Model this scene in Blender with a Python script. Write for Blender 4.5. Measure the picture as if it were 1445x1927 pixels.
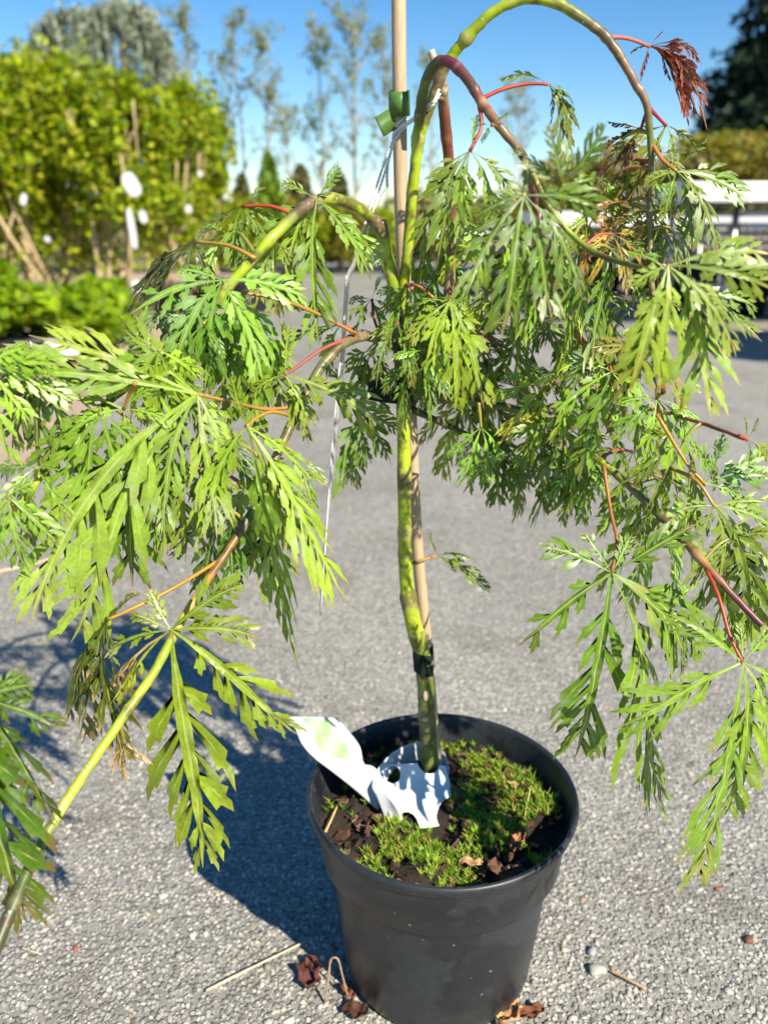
import bpy, math, random
import numpy as np
from mathutils import Vector

# ------------------------------------------------------------------ reset
for o in list(bpy.data.objects):
    bpy.data.objects.remove(o, do_unlink=True)
SC = bpy.context.scene
COL = SC.collection
rad = math.radians

# ------------------------------------------------------------------ camera
FPX, HORIZON = 1560.0, 412.0            # focal length and horizon in photo pixels (1445 x 1927)
CX, CY = 722.5, 963.5
PITCH = math.atan((CY - HORIZON) / FPX)
CAMH = 0.675
cam = bpy.data.cameras.new('camera')
camo = bpy.data.objects.new('camera', cam)
COL.objects.link(camo)
camo.location = (0, 0, CAMH)
camo.rotation_euler = (math.pi / 2 - PITCH, 0, 0)
cam.sensor_fit = 'VERTICAL'
cam.sensor_height = 36.0
cam.sensor_width = 36.0
cam.lens = 36.0 * FPX / 1927.0
cam.clip_start = 0.02
cam.clip_end = 600
cam.dof.use_dof = True
cam.dof.focus_distance = 0.585
cam.dof.aperture_fstop = 6.0
SC.camera = camo

# ------------------------------------------------------------------ sky, sun, exposure
SUN_EL = rad(38)
SUN_DIR = Vector((0.66, -0.75, 0)).normalized()      # horizontal direction towards the sun
w = bpy.data.worlds.new('World')
SC.world = w
w.use_nodes = True
nt = w.node_tree
nt.nodes.clear()
out = nt.nodes.new('ShaderNodeOutputWorld')
bg = nt.nodes.new('ShaderNodeBackground')
sky = nt.nodes.new('ShaderNodeTexSky')
sky.sky_type = 'NISHITA'
sky.sun_disc = False
sky.sun_elevation = SUN_EL
sky.sun_rotation = math.atan2(SUN_DIR.x, SUN_DIR.y)
sky.air_density = 1.0
sky.dust_density = 0.0
sky.ozone_density = 2.5
sky.altitude = 900
bg.inputs['Strength'].default_value = 0.085
hs = nt.nodes.new('ShaderNodeHueSaturation')
hs.inputs['Saturation'].default_value = 1.32
nt.links.new(sky.outputs[0], hs.inputs['Color'])
nt.links.new(hs.outputs[0], bg.inputs['Color'])
nt.links.new(bg.outputs[0], out.inputs[0])

sl = bpy.data.lights.new('sun', 'SUN')
sl.energy = 5.0
sl.angle = rad(0.53)
sl.color = (1.0, 0.93, 0.775)
so = bpy.data.objects.new('sun', sl)
COL.objects.link(so)
sv = Vector((SUN_DIR.x * math.cos(SUN_EL), SUN_DIR.y * math.cos(SUN_EL), math.sin(SUN_EL)))
so.rotation_euler = sv.to_track_quat('Z', 'Y').to_euler()
so.location = sv * 30

SC.view_settings.view_transform = 'Standard'
SC.view_settings.look = 'None'
SC.view_settings.exposure = 0.84
SC.view_settings.gamma = 1.0
SC.view_settings.use_curve_mapping = False
SC.render.engine = 'CYCLES'
SC.cycles.max_bounces = 6
SC.cycles.diffuse_bounces = 2
SC.cycles.glossy_bounces = 2
SC.cycles.transmission_bounces = 4
SC.cycles.transparent_max_bounces = 6
SC.cycles.caustics_reflective = False
SC.cycles.caustics_refractive = False
SC.cycles.adaptive_threshold = 0.02

# ------------------------------------------------------------------ geometry helpers
_f = np.array([0, math.cos(PITCH), -math.sin(PITCH)])
_u = np.array([0, math.sin(PITCH), math.cos(PITCH)])
_r = np.array([1.0, 0, 0])
CAMP = np.array([0, 0, CAMH])


def ray(px, py):
    return _f + _r * ((px - CX) / FPX) + _u * ((CY - py) / FPX)


def at(px, py, Y):
    """the world point seen at photo pixel (px, py) that stands Y metres in front of the camera"""
    d = ray(px, py)
    return CAMP + d * (Y / d[1])


def onz(px, py, z=0.0):
    d = ray(px, py)
    return CAMP + d * ((z - CAMH) / d[2])


def V(*a):
    return np.array(a, float)


def nrm(v):
    v = np.asarray(v, float)
    return v / (np.linalg.norm(v, axis=-1, keepdims=True) + 1e-12)


WLOC = {}                                 # world location of each object's origin


def tag(o, label=None, cat=None, group=None, kind=None):
    if label: o['label'] = label
    if cat: o['category'] = cat
    if group: o['group'] = group
    if kind: o['kind'] = kind
    return o


def empty(name, loc, label=None, cat=None, group=None):
    o = bpy.data.objects.new(name, None)
    o.empty_display_size = 0.05
    COL.objects.link(o)
    o.location = tuple(loc)
    WLOC[o.name] = V(*loc)
    return tag(o, label, cat, group)


class MB:
    """collects vertices, faces and per-vertex attributes of one mesh"""
    def __init__(s):
        s.v = []; s.f = []; s.c = []; s.e = []; s.n = 0; s.mi = []

    def add(s, v, f, c=(1, 1, 1), e=None, mi=0):
        v = np.asarray(v, float).reshape(-1, 3)
        k = len(v)
        s.v.append(v)
        s.f.extend([tuple(i + s.n for i in q) for q in f])
        s.mi.extend([mi] * len(f))
        c = np.asarray(c, float)
        if c.ndim == 1: c = np.tile(c[:3], (k, 1))
        s.c.append(c)
        s.e.append(np.ones(k) if e is None else np.asarray(e, float))
        s.n += k

    def build(s, name, mats, parent=None, smooth=True, origin=None, tagkw=None):
        v = np.concatenate(s.v)
        c = np.concatenate(s.c)
        e = np.concatenate(s.e)
        if parent is not None:
            org = WLOC[parent.name]
        elif origin is not None:
            org = V(*origin)
        else:
            mn, mx = v.min(0), v.max(0)
            org = V((mn[0] + mx[0]) / 2, (mn[1] + mx[1]) / 2, mn[2])
        me = bpy.data.meshes.new(name)
        me.from_pydata((v - org).tolist(), [], s.f)
        a = me.attributes.new('col', 'FLOAT_COLOR', 'POINT')
        a.data.foreach_set('color', np.concatenate([c, np.ones((len(c), 1))], 1).astype(np.float32).ravel())
        b = me.attributes.new('edge', 'FLOAT', 'POINT')
        b.data.foreach_set('value', e.astype(np.float32))
        if not isinstance(mats, (list, tuple)): mats = [mats]
        for m in mats: me.materials.append(m)
        if len(mats) > 1: me.polygons.foreach_set('material_index', np.array(s.mi, np.int32))
        if smooth: me.polygons.foreach_set('use_smooth', np.ones(len(me.polygons), bool))
        me.update()
        o = bpy.data.objects.new(name, me)
        COL.objects.link(o)
        if parent is not None:
            o.parent = parent
            WLOC[o.name] = org
        else:
            o.location = tuple(org)
            WLOC[o.name] = org
        if tagkw: tag(o, **tagkw)
        return o


def catmull(P, n):
    """smooth polyline through the rows of P (any number of columns), n samples per span"""
    P = np.asarray(P, float)
    Q = np.vstack([2 * P[0] - P[1], P, 2 * P[-1] - P[-2]])
    o = []
    for i in range(1, len(Q) - 2):
        p0, p1, p2, p3 = Q[i - 1], Q[i], Q[i + 1], Q[i + 2]
        for t in np.arange(n) / n:
            o.append(0.5 * ((2 * p1) + (-p0 + p2) * t + (2 * p0 - 5 * p1 + 4 * p2 - p3) * t * t + (-p0 + 3 * p1 - 3 * p2 + p3) * t ** 3))
    o.append(P[-1])
    return np.array(o)


def add_tube(mb, pts, radii, cols, seg=8, cap=True, flat=1.0, mi=0):
    pts = np.asarray(pts, float); n = len(pts)
    radii = np.broadcast_to(np.asarray(radii, float), (n,))
    cols = np.asarray(cols, float)
    if cols.ndim == 1: cols = np.tile(cols, (n, 1))
    T = nrm(np.gradient(pts, axis=0))
    ref = V(0, 0, 1) if abs(T[0][2]) < 0.9 else V(0, 1, 0)
    N = nrm(np.cross(T[0], ref))
    vs = []; cs = []
    for i in range(n):
        N = nrm(N - T[i] * np.dot(N, T[i]))
        B = np.cross(T[i], N)
        for k in range(seg):
            a = 2 * math.pi * k / seg
            vs.append(pts[i] + radii[i] * (math.cos(a) * N + flat * math.sin(a) * B))
            cs.append(cols[i])
    f = []
    for i in range(n - 1):
        for k in range(seg):
            k2 = (k + 1) % seg
            f.append((i * seg + k, i * seg + k2, (i + 1) * seg + k2, (i + 1) * seg + k))
    if cap:
        f.append(tuple(range(seg - 1, -1, -1)))
        f.append(tuple((n - 1) * seg + k for k in range(seg)))
    mb.add(vs, f, np.array(cs), mi=mi)


def add_box(mb, c, s, rz=0.0, col=(1, 1, 1), mi=0):
    x, y, z = np.array(s) / 2.0
    p = np.array([[-x, -y, -z], [x, -y, -z], [x, y, -z], [-x, y, -z], [-x, -y, z], [x, -y, z], [x, y, z], [-x, y, z]])
    R = np.array([[math.cos(rz), -math.sin(rz), 0], [math.sin(rz), math.cos(rz), 0], [0, 0, 1]])
    mb.add(p @ R.T + np.array(c), [(0, 3, 2, 1), (4, 5, 6, 7), (0, 1, 5, 4), (1, 2, 6, 5), (2, 3, 7, 6), (3, 0, 4, 7)], col, mi=mi)


def add_lathe(mb, prof, c, seg=64, col=(1, 1, 1)):
    vs = []; n = len(prof)
    for (r, z) in prof:
        for k in range(seg):
            a = 2 * math.pi * k / seg
            vs.append((c[0] + r * math.cos(a), c[1] + r * math.sin(a), c[2] + z))
    f = []
    for i in range(n - 1):
        for k in range(seg):
            k2 = (k + 1) % seg
            f.append((i * seg + k, i * seg + k2, (i + 1) * seg + k2, (i + 1) * seg + k))
    mb.add(vs, f, col)


def bevel(o, wdt=0.004, seg=2):
    m = o.modifiers.new('bevel', 'BEVEL'); m.width = wdt; m.segments = seg; m.limit_method = 'ANGLE'
    return o


# ------------------------------------------------------------------ materials
def new_mat(name):
    m = bpy.data.materials.new(name); m.use_nodes = True
    t = m.node_tree; t.nodes.clear()
    o = t.nodes.new('ShaderNodeOutputMaterial')
    p = t.nodes.new('ShaderNodeBsdfPrincipled')
    t.links.new(p.outputs[0], o.inputs[0])
    return m, t, p, o


def nd(t, typ, **kw):
    n = t.nodes.new(typ)
    for k, v in kw.items():
        if hasattr(n, k) and not k[0].isupper(): setattr(n, k, v)
        else: n.inputs[k.replace('_', ' ')].default_value = v
    return n


def mixc(t, fac, a, b, mode='MIX'):
    n = t.nodes.new('ShaderNodeMix'); n.data_type = 'RGBA'; n.blend_type = mode
    for sock, val in ((n.inputs[0], fac), (n.inputs[6], a), (n.inputs[7], b)):
        if hasattr(val, 'is_linked') or hasattr(val, 'links'): t.links.new(val, sock)
        elif isinstance(val, (int, float)): sock.default_value = val
        else: sock.default_value = (*val, 1) if len(val) == 3 else val
    return n.outputs[2]


def ramp(t, src, stops, interp='LINEAR'):
    n = t.nodes.new('ShaderNodeValToRGB'); n.color_ramp.interpolation = interp
    e = n.color_ramp.elements
    while len(e) > 1: e.remove(e[-1])
    e[0].position = stops[0][0]; c = stops[0][1]; e[0].color = (c, c, c, 1) if isinstance(c, (int, float)) else (*c, 1)
    for p, c in stops[1:]:
        q = e.new(p); q.color = (c, c, c, 1) if isinstance(c, (int, float)) else (*c, 1)
    t.links.new(src, n.inputs[0])
    return n.outputs[0]


def noise(t, scale, detail=4, rough=0.55, vec=None, dim=None):
    n = t.nodes.new('ShaderNodeTexNoise')
    n.inputs['Scale'].default_value = scale; n.inputs['Detail'].default_value = detail; n.inputs['Roughness'].default_value = rough
    if vec is not None: t.links.new(vec, n.inputs['Vector'])
    return n


def objco(t):
    return t.nodes.new('ShaderNodeTexCoord').outputs['Object']


def bump(t, p, h, strength=0.3, dist=0.002):
    b = t.nodes.new('ShaderNodeBump'); b.inputs['Strength'].default_value = strength; b.inputs['Distance'].default_value = dist
    t.links.new(h, b.inputs['Height']); t.links.new(b.outputs[0], p.inputs['Normal'])
    return b


def attr_mat(name, rough=0.5, spec=0.4, nscale=60, namp=0.35, transl=0.0, bstr=0.0, bdist=0.001):
    """colour from the mesh attribute, mottled by noise, optionally translucent"""
    m, t, p, o = new_mat(name)
    a = nd(t, 'ShaderNodeAttribute', attribute_name='col')
    nz = noise(t, nscale, 2, 0.6, objco(t))
    f = ramp(t, nz.outputs[0], [(0.25, 1 - namp), (0.75, 1 + namp)])
    c = mixc(t, 1.0, a.outputs['Color'], f, 'MULTIPLY')
    t.links.new(c, p.inputs['Base Color'])
    p.inputs['Roughness'].default_value = rough
    p.inputs['Specular IOR Level'].default_value = spec
    if bstr: bump(t, p, nz.outputs[0], bstr, bdist)
    if transl:
        tr = t.nodes.new('ShaderNodeBsdfTranslucent')
        tc = mixc(t, 1.0, c, (1.35, 1.25, 0.55), 'MULTIPLY')
        t.links.new(tc, tr.inputs['Color'])
        mx = t.nodes.new('ShaderNodeMixShader'); mx.inputs[0].default_value = transl
        t.links.new(p.outputs[0], mx.inputs[1]); t.links.new(tr.outputs[0], mx.inputs[2]); t.links.new(mx.outputs[0], o.inputs[0])
    return m


def leaf_mat():
    m, t, p, o = new_mat('maple_leaf')
    a = nd(t, 'ShaderNodeAttribute', attribute_name='col')
    e = nd(t, 'ShaderNodeAttribute', attribute_name='edge')
    co = objco(t)
    n1 = noise(t, 45, 2, 0.6, co)
    n2 = noise(t, 420, 1, 0.6, co)
    c = mixc(t, 1.0, a.outputs['Color'], ramp(t, n1.outputs[0], [(0.3, 0.8), (0.7, 1.2)]), 'MULTIPLY')
    c = mixc(t, 1.0, c, ramp(t, n2.outputs[0], [(0.3, 0.86), (0.7, 1.12)]), 'MULTIPLY')
    # pale midribs and side veins
    vf = ramp(t, e.outputs['Fac'], [(0.05, 0.75), (0.22, 0.0)])
    c = mixc(t, vf, c, (0.46, 0.50, 0.17))
    # powdery mildew film and spots
    n3 = noise(t, 28, 3, 0.7, co)
    n4 = noise(t, 150, 3, 0.7, co)
    mf = ramp(t, n3.outputs[0], [(0.53, 0.0), (0.74, 0.42)])
    mf2 = ramp(t, n4.outputs[0], [(0.40, 0.25), (0.66, 1.0)])
    mm = mixc(t, 1.0, mf, mf2, 'MULTIPLY')
    c = mixc(t, mm, c, (0.56, 0.62, 0.52))
    # ochre blotches
    n5 = noise(t, 16, 2, 0.5, co)
    c = mixc(t, ramp(t, n5.outputs[0], [(0.70, 0.0), (0.78, 0.7)]), c, (0.42, 0.27, 0.04))
    t.links.new(c, p.inputs['Base Color'])
    p.inputs['Roughness'].default_value = 0.40
    p.inputs['Specular IOR Level'].default_value = 0.55
    tr = t.nodes.new('ShaderNodeBsdfTranslucent')
    tc = mixc(t, 1.0, c, (1.9, 1.8, 0.45), 'MULTIPLY')
    t.links.new(tc, tr.inputs['Color'])
    mx = t.nodes.new('ShaderNodeMixShader'); mx.inputs[0].default_value = 0.19
    t.links.new(p.outputs[0], mx.inputs[1]); t.links.new(tr.outputs[0], mx.inputs[2]); t.links.new(mx.outputs[0], o.inputs[0])
    return m


def plain(name, col, rough=0.5, metal=0.0, spec=0.5, nscale=0, namp=0.15, bstr=0.0, bdist=0.001):
    m, t, p, o = new_mat(name)
    p.inputs['Roughness'].default_value = rough; p.inputs['Metallic'].default_value = metal; p.inputs['Specular IOR Level'].default_value = spec
    if nscale:
        nz = noise(t, nscale, 5, 0.6, objco(t))
        c = mixc(t, 1.0, col, ramp(t, nz.outputs[0], [(0.25, 1 - namp), (0.75, 1 + namp)]), 'MULTIPLY')
        t.links.new(c, p.inputs['Base Color'])
        if bstr: bump(t, p, nz.outputs[0], bstr, bdist)
    else:
        p.inputs['Base Color'].default_value = (*col, 1)
    return m


def bark_mat():
    m, t, p, o = new_mat('green_bark')
    a = nd(t, 'ShaderNodeAttribute', attribute_name='col')
    tc = t.nodes.new('ShaderNodeTexCoord')
    n1 = noise(t, 55, 4, 0.6, tc.outputs['Object'])
    c = mixc(t, 1.0, a.outputs['Color'], ramp(t, n1.outputs[0], [(0.3, 0.68), (0.7, 1.25)]), 'MULTIPLY')
    v = t.nodes.new('ShaderNodeTexVoronoi'); v.inputs['Scale'].default_value = 300; v.inputs['Randomness'].default_value = 1.0
    mp = t.nodes.new('ShaderNodeMapping'); mp.inputs['Scale'].default_value = (1, 1, 0.55)
    t.links.new(tc.outputs['Object'], mp.inputs[0]); t.links.new(mp.outputs[0], v.inputs['Vector'])
    n2 = noise(t, 90, 2, 0.5, tc.outputs['Object'])
    n7 = noise(t, 38, 3, 0.7, tc.outputs['Object'])
    c = mixc(t, ramp(t, n7.outputs[0], [(0.50, 0.0), (0.60, 0.75)]), c, (0.085, 0.055, 0.022))
    lf = mixc(t, 1.0, ramp(t, v.outputs['Distance'], [(0.16, 1.0), (0.24, 0.0)]), ramp(t, n2.outputs[0], [(0.5, 0.0), (0.58, 0.8)]), 'MULTIPLY')
    c = mixc(t, lf, c, (0.5, 0.48, 0.36))
    t.links.new(c, p.inputs['Base Color'])
    p.inputs['Roughness'].default_value = 0.42
    bump(t, p, n1.outputs[0], 0.25, 0.0012)
    return m


def asphalt_mat():
    m, t, p, o = new_mat('worn_asphalt')
    co = t.nodes.new('ShaderNodeTexCoord').outputs['Object']
    nb = noise(t, 1.3, 2, 0.6, co)
    nm = noise(t, 22, 3, 0.65, co)
    base = ramp(t, nm.outputs[0], [(0.3, (0.200, 0.190, 0.168)), (0.7, (0.305, 0.290, 0.255))])
    # two sizes of exposed aggregate
    v1 = t.nodes.new('ShaderNodeTexVoronoi'); v1.inputs['Scale'].default_value = 210; t.links.new(co, v1.inputs['Vector'])
    v2 = t.nodes.new('ShaderNodeTexVoronoi'); v2.inputs['Scale'].default_value = 460; t.links.new(co, v2.inputs['Vector'])
    sep1 = t.nodes.new('ShaderNodeSeparateColor'); t.links.new(v1.outputs['Color'], sep1.inputs[0])
    sep2 = t.nodes.new('ShaderNodeSeparateColor'); t.links.new(v2.outputs['Color'], sep2.inputs[0])
    stone1 = ramp(t, sep1.outputs[0], [(0.0, (0.14, 0.135, 0.12)), (0.45, (0.29, 0.275, 0.245)), (0.75, (0.46, 0.435, 0.385)), (1.0, (0.58, 0.55, 0.48))])
    stone2 = ramp(t, sep2.outputs[1], [(0.0, (0.15, 0.14, 0.125)), (0.6, (0.35, 0.33, 0.29)), (1.0, (0.54, 0.51, 0.45))])
    f1 = ramp(t, v1.outputs['Distance'], [(0.39, 0.95), (0.59, 0.0)])
    f2 = ramp(t, v2.outputs['Distance'], [(0.38, 0.9), (0.6, 0.0)])
    c = mixc(t, f2, base, stone2)
    c = mixc(t, f1, c, stone1)
    c = mixc(t, 1.0, c, ramp(t, nb.outputs[0], [(0.3, 0.84), (0.7, 1.14)]), 'MULTIPLY')
    nst = noise(t, 4.5, 3, 0.6, co)
    c = mixc(t, ramp(t, nst.outputs[0], [(0.54, 0.0), (0.68, 0.5)]), c, (0.18, 0.16, 0.13))
    t.links.new(c, p.inputs['Base Color'])
    p.inputs['Roughness'].default_value = 0.8
    p.inputs['Specular IOR Level'].default_value = 0.25
    h = t.nodes.new('ShaderNodeMath'); h.operation = 'ADD'
    t.links.new(f1, h.inputs[0]); t.links.new(f2, h.inputs[1])
    bump(t, p, f1, 0.8, 0.0022)
    return m


def pot_mat():
    m, t, p, o = new_mat('black_plastic')
    co = objco(t)
    n1 = noise(t, 13, 7, 0.66, co)
    n2 = noise(t, 120, 5, 0.65, co)
    st = ramp(t, n1.outputs[0], [(0.50, 0.0), (0.525, 1.0)])       # dried water stain with a hard edge
    c = mixc(t, st, (0.022, 0.0255, 0.030), (0.011, 0.013, 0.016))
    c = mixc(t, 1.0, c, ramp(t, n2.outputs[0], [(0.3, 0.8), (0.7, 1.25)]), 'MULTIPLY')
    n8 = noise(t, 32, 5, 0.7, co)
    c = mixc(t, ramp(t, n8.outputs[0], [(0.58, 0.0), (0.74, 0.35)]), c, (0.060, 0.060, 0.058))
    v = t.nodes.new('ShaderNodeTexVoronoi'); v.inputs['Scale'].default_value = 75; t.links.new(co, v.inputs['Vector'])
    n3 = noise(t, 14, 2, 0.5, co)
    sp = mixc(t, 1.0, ramp(t, v.outputs['Distance'], [(0.06, 0.8), (0.1, 0.0)]), ramp(t, n3.outputs[0], [(0.48, 0), (0.6, 1)]), 'MULTIPLY')
    c = mixc(t, sp, c, (0.30, 0.28, 0.25))
    t.links.new(c, p.inputs['Base Color'])
    r = ramp(t, n1.outputs[0], [(0.50, 0.46), (0.525, 0.36)])
    t.links.new(r, p.inputs['Roughness'])
    p.inputs['Specular IOR Level'].default_value = 0.5
    bump(t, p, n2.outputs[0], 0.06, 0.0006)
    return m


def wood_mat():
    m, t, p, o = new_mat('pale_dowel_wood')
    tc = t.nodes.new('ShaderNodeTexCoord')
    mp = t.nodes.new('ShaderNodeMapping'); mp.inputs['Scale'].default_value = (1, 1, 0.04)
    t.links.new(tc.outputs['Object'], mp.inputs[0])
    n = noise(t, 900, 4, 0.6, mp.outputs[0])
    n2 = noise(t, 25, 3, 0.6, mp.outputs[0])
    c = ramp(t, n.outputs[0], [(0.3, (0.40, 0.27, 0.155)), (0.7, (0.58, 0.42, 0.27))])
    c = mixc(t, 1.0, c, ramp(t, n2.outputs[0], [(0.3, 0.85), (0.7, 1.12)]), 'MULTIPLY')
    t.links.new(c, p.inputs['Base Color'])
    p.inputs['Roughness'].default_value = 0.62
    bump(t, p, n.outputs[0], 0.2, 0.0005)
    return m


M_LEAF = leaf_mat()
M_STALK = attr_mat('leaf_stalk', 0.4, 0.45, 80, 0.18)
M_BARK = bark_mat()
M_POT = pot_mat()
M_WOOD = wood_mat()
M_ASPH = asphalt_mat()
M_PEB = attr_mat('aggregate_stone', 0.65, 0.3, 300, 0.15)
M_SOIL = plain('dark_potting_soil', (0.022, 0.014, 0.009), 0.9, nscale=120, namp=0.5, bstr=0.9, bdist=0.004)
M_CHIP = attr_mat('bark_chip', 0.75, 0.25, 220, 0.35, bstr=0.4, bdist=0.001)
M_MOSS = attr_mat('moss', 0.6, 0.3, 90, 0.25, transl=0.35)
M_TAG = plain('white_label_plastic', (0.66, 0.66, 0.67), 0.38, nscale=30, namp=0.04)
M_STRING = plain('white_twine', (0.78, 0.77, 0.73), 0.8, nscale=900, namp=0.25, bstr=0.5)
M_TAPE = plain('green_plastic_tape', (0.085, 0.175, 0.035), 0.34, nscale=60, namp=0.2)
M_TAPED = plain('dark_plastic_tape', (0.008, 0.017, 0.009), 0.8, 0.0, 0.2, nscale=60, namp=0.2)
M_FOL = attr_mat('shrub_foliage', 0.5, 0.35, 6, 0.25, transl=0.45)
M_NEEDLE = attr_mat('needle_foliage', 0.6, 0.25, 5, 0.3, transl=0.12)
M_STEM = attr_mat('woody_stem', 0.8, 0.2, 40, 0.3)
M_METAL = plain('white_aluminium', (0.72, 0.72, 0.73), 0.35, 0.0, 0.5, 8, 0.06)
M_GALV = plain('galvanised_steel', (0.50, 0.51, 0.52), 0.42, 0.75, 0.5, 30, 0.15)
M_DARKP = plain('dark_nursery_plastic', (0.02, 0.021, 0.023), 0.5, nscale=20, namp=0.2)
M_SAND = plain('tan_gravel', (0.40, 0.30, 0.21), 0.9, nscale=35, namp=0.4, bstr=0.6, bdist=0.01)
M_STRAW = attr_mat('dry_straw', 0.6, 0.3, 150, 0.2)


def clear_mat():
    m, t, p, o = new_mat('clear_plastic_strip')
    p.inputs['Base Color'].default_value = (0.93, 0.95, 0.96, 1)
    p.inputs['Roughness'].default_value = 0.12
    p.inputs['Transmission Weight'].default_value = 0.75
    p.inputs['IOR'].default_value = 1.25
    return m


M_CLEAR = clear_mat()

# ================================================================== the setting
rng = np.random.default_rng(11)
random.seed(5)

g = MB()
g.add([(-150, -40, 0), (150, -40, 0), (150, 260, 0), (-150, 260, 0)], [(0, 1, 2, 3)])
g.build('asphalt_ground', M_ASPH, smooth=False, origin=(0, 0, 0), tagkw=dict(kind='structure'))

# tan gravel bed under the shrubs on the left
bed = [onz(*p, 0.004) for p in [(-700, 960), (-200, 905), (40, 880), (110, 820), (180, 790), (300, 700), (330, 650), (420, 585), (545, 530), (600, 500)]]
g = MB()
pts = [tuple(p) for p in bed] + [(-2.0, 24, 0.004), (-40, 24, 0.004), (-40, 1.2, 0.004)]
g.add(pts, [tuple(range(len(pts)))])
g.build('gravel_bed', M_SAND, smooth=False, tagkw=dict(kind='structure'))

# ------------------------------------------------------------------ loose and embedded aggregate of the pavement
ICO_T = (1 + 5 ** 0.5) / 2
ICO = nrm(np.array([(-1, ICO_T, 0), (1, ICO_T, 0), (-1, -ICO_T, 0), (1, -ICO_T, 0), (0, -1, ICO_T), (0, 1, ICO_T), (0, -1, -ICO_T), (0, 1, -ICO_T), (ICO_T, 0, -1), (ICO_T, 0, 1), (-ICO_T, 0, -1), (-ICO_T, 0, 1)], float))
ICOF = np.array([(0, 11, 5), (0, 5, 1), (0, 1, 7), (0, 7, 10), (0, 10, 11), (1, 5, 9), (5, 11, 4), (11, 10, 2), (10, 7, 6), (7, 1, 8), (3, 9, 4), (3, 4, 2), (3, 2, 6), (3, 6, 8), (3, 8, 9), (4, 9, 5), (2, 4, 11), (6, 2, 10), (8, 6, 7), (9, 8, 1)])


def scatter_aggregate():
    # positions drawn so that the density falls with distance; only where the pavement shows
    n = 30000
    ys = 0.30 + (rng.random(n) ** 1.35) * 1.75
    xs = (rng.random(n) * 2 - 1) * (0.30 + ys * 0.52)
    s = 0.0011 + 0.0018 * rng.random(n) ** 1.7 + 0.0026 * (rng.random(n) > 0.95) * rng.random(n)
    s *= 1.0 - 0.25 * (ys - 0.8).clip(0, 1)
    sc = np.stack([s * (0.8 + 0.7 * rng.random(n)), s * (0.7 + 0.5 * rng.random(n)), s * (0.45 + 0.3 * rng.random(n))], 1)
    a = rng.random(n) * 6.283
    jit = 1 + 0.30 * rng.standard_normal((n, 12, 1)).clip(-1.6, 1.6)
    v = ICO[None] * jit * sc[:, None, :]
    x = v[..., 0] * np.cos(a)[:, None] - v[..., 1] * np.sin(a)[:, None]
    y = v[..., 0] * np.sin(a)[:, None] + v[..., 1] * np.cos(a)[:, None]
    v = np.stack([x + xs[:, None], y + ys[:, None], v[..., 2] - (s * 0.08)[:, None]], -1)
    pal = np.array([(0.52, 0.51, 0.47), (0.44, 0.43, 0.40), (0.34, 0.335, 0.32), (0.25, 0.245, 0.235), (0.17, 0.165, 0.16), (0.40, 0.37, 0.31), (0.42, 0.43, 0.40), (0.30, 0.20, 0.16)])
    ci = rng.choice(len(pal), n, p=[0.12, 0.21, 0.28, 0.17, 0.04, 0.09, 0.08, 0.01])
    c = pal[ci] * (0.85 + 0.3 * rng.random((n, 1))) * V(1.06, 1.0, 0.91)
    me = bpy.data.meshes.new('pavement_aggregate')
    f = (ICOF[None] + (np.arange(n) * 12)[:, None, None]).reshape(-1, 3)
    nv, nf = n * 12, len(f)
    me.vertices.add(nv); me.vertices.foreach_set('co', v.reshape(-1).astype(np.float32))
    me.loops.add(nf * 3); me.loops.foreach_set('vertex_index', f.reshape(-1).astype(np.int32))
    me.polygons.add(nf); me.polygons.foreach_set('loop_start', (np.arange(nf) * 3).astype(np.int32))
    me.polygons.foreach_set('use_smooth', np.ones(nf, bool))
    at_ = me.attributes.new('col', 'FLOAT_COLOR', 'POINT')
    cc = np.repeat(np.concatenate([c, np.ones((n, 1))], 1), 12, 0)
    at_.data.foreach_set('color', cc.astype(np.float32).ravel())
    me.materials.append(M_PEB)
    me.update(calc_edges=True); me.validate()
    o = bpy.data.objects.new('pavement_aggregate', me); COL.objects.link(o)
    tag(o, 'pale grey stone aggregate set in the asphalt around the pot', 'gravel', kind='stuff')


scatter_aggregate()

# ================================================================== background plants


def cards(mb, P, size, cols, up=0.35, aspect=0.6, droop=0.0, sunny=0.9):
    """leaf-sized folded blades at the points P"""
    n = len(P)
    d = rng.standard_normal((n, 3)); d[:, 2] -= droop; d = nrm(d)
    nn = rng.standard_normal((n, 3)); nn[:, 2] += up * 2; nn += sunny * np.array(sv[:]); s = nrm(np.cross(d, nn))
    h = np.cross(s, d)
    sz = (size * (0.6 + 0.8 * rng.random(n)))[:, None]
    a = P - d * sz * 0.5
    b = P + s * sz * aspect * 0.5 + h * sz * 0.08
    c = P + d * sz * 0.5
    e = P - s * sz * aspect * 0.5 + h * sz * 0.08
    v = np.stack([a, b, c, e], 1).reshape(-1, 3)
    f = [(4 * i, 4 * i + 1, 4 * i + 2, 4 * i + 3) for i in range(n)]
    mb.add(v, f, np.repeat(cols, 4, 0))


def blob_pts(n, c, r, shell=0.6):
    d = nrm(rng.standard_normal((n, 3)))
    k = (rng.random(n) ** (1 / 3.0)) * (1 - shell) + shell * rng.random(n) ** 0.35
    return np.asarray(c) + d * np.asarray(r) * k[:, None]


def tint(n, pal, var=0.2):
    pal = np.array(pal)
    return pal[rng.integers(0, len(pal), n)] * (1 - var + 2 * var * rng.random((n, 1)))


PAL_Y = [(0.27, 0.36, 0.004), (0.36, 0.44, 0.006), (0.17, 0.27, 0.004), (0.46, 0.46, 0.03), (0.09, 0.16, 0.004)]
PAL_L = [(0.20, 0.34, 0.006), (0.29, 0.42, 0.01), (0.12, 0.23, 0.004), (0.36, 0.46, 0.02)]
PAL_O = [(0.22, 0.23, 0.015), (0.31, 0.28, 0.02), (0.13, 0.16, 0.015), (0.34, 0.25, 0.06)]
TAN = (0.44, 0.33, 0.19)


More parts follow.
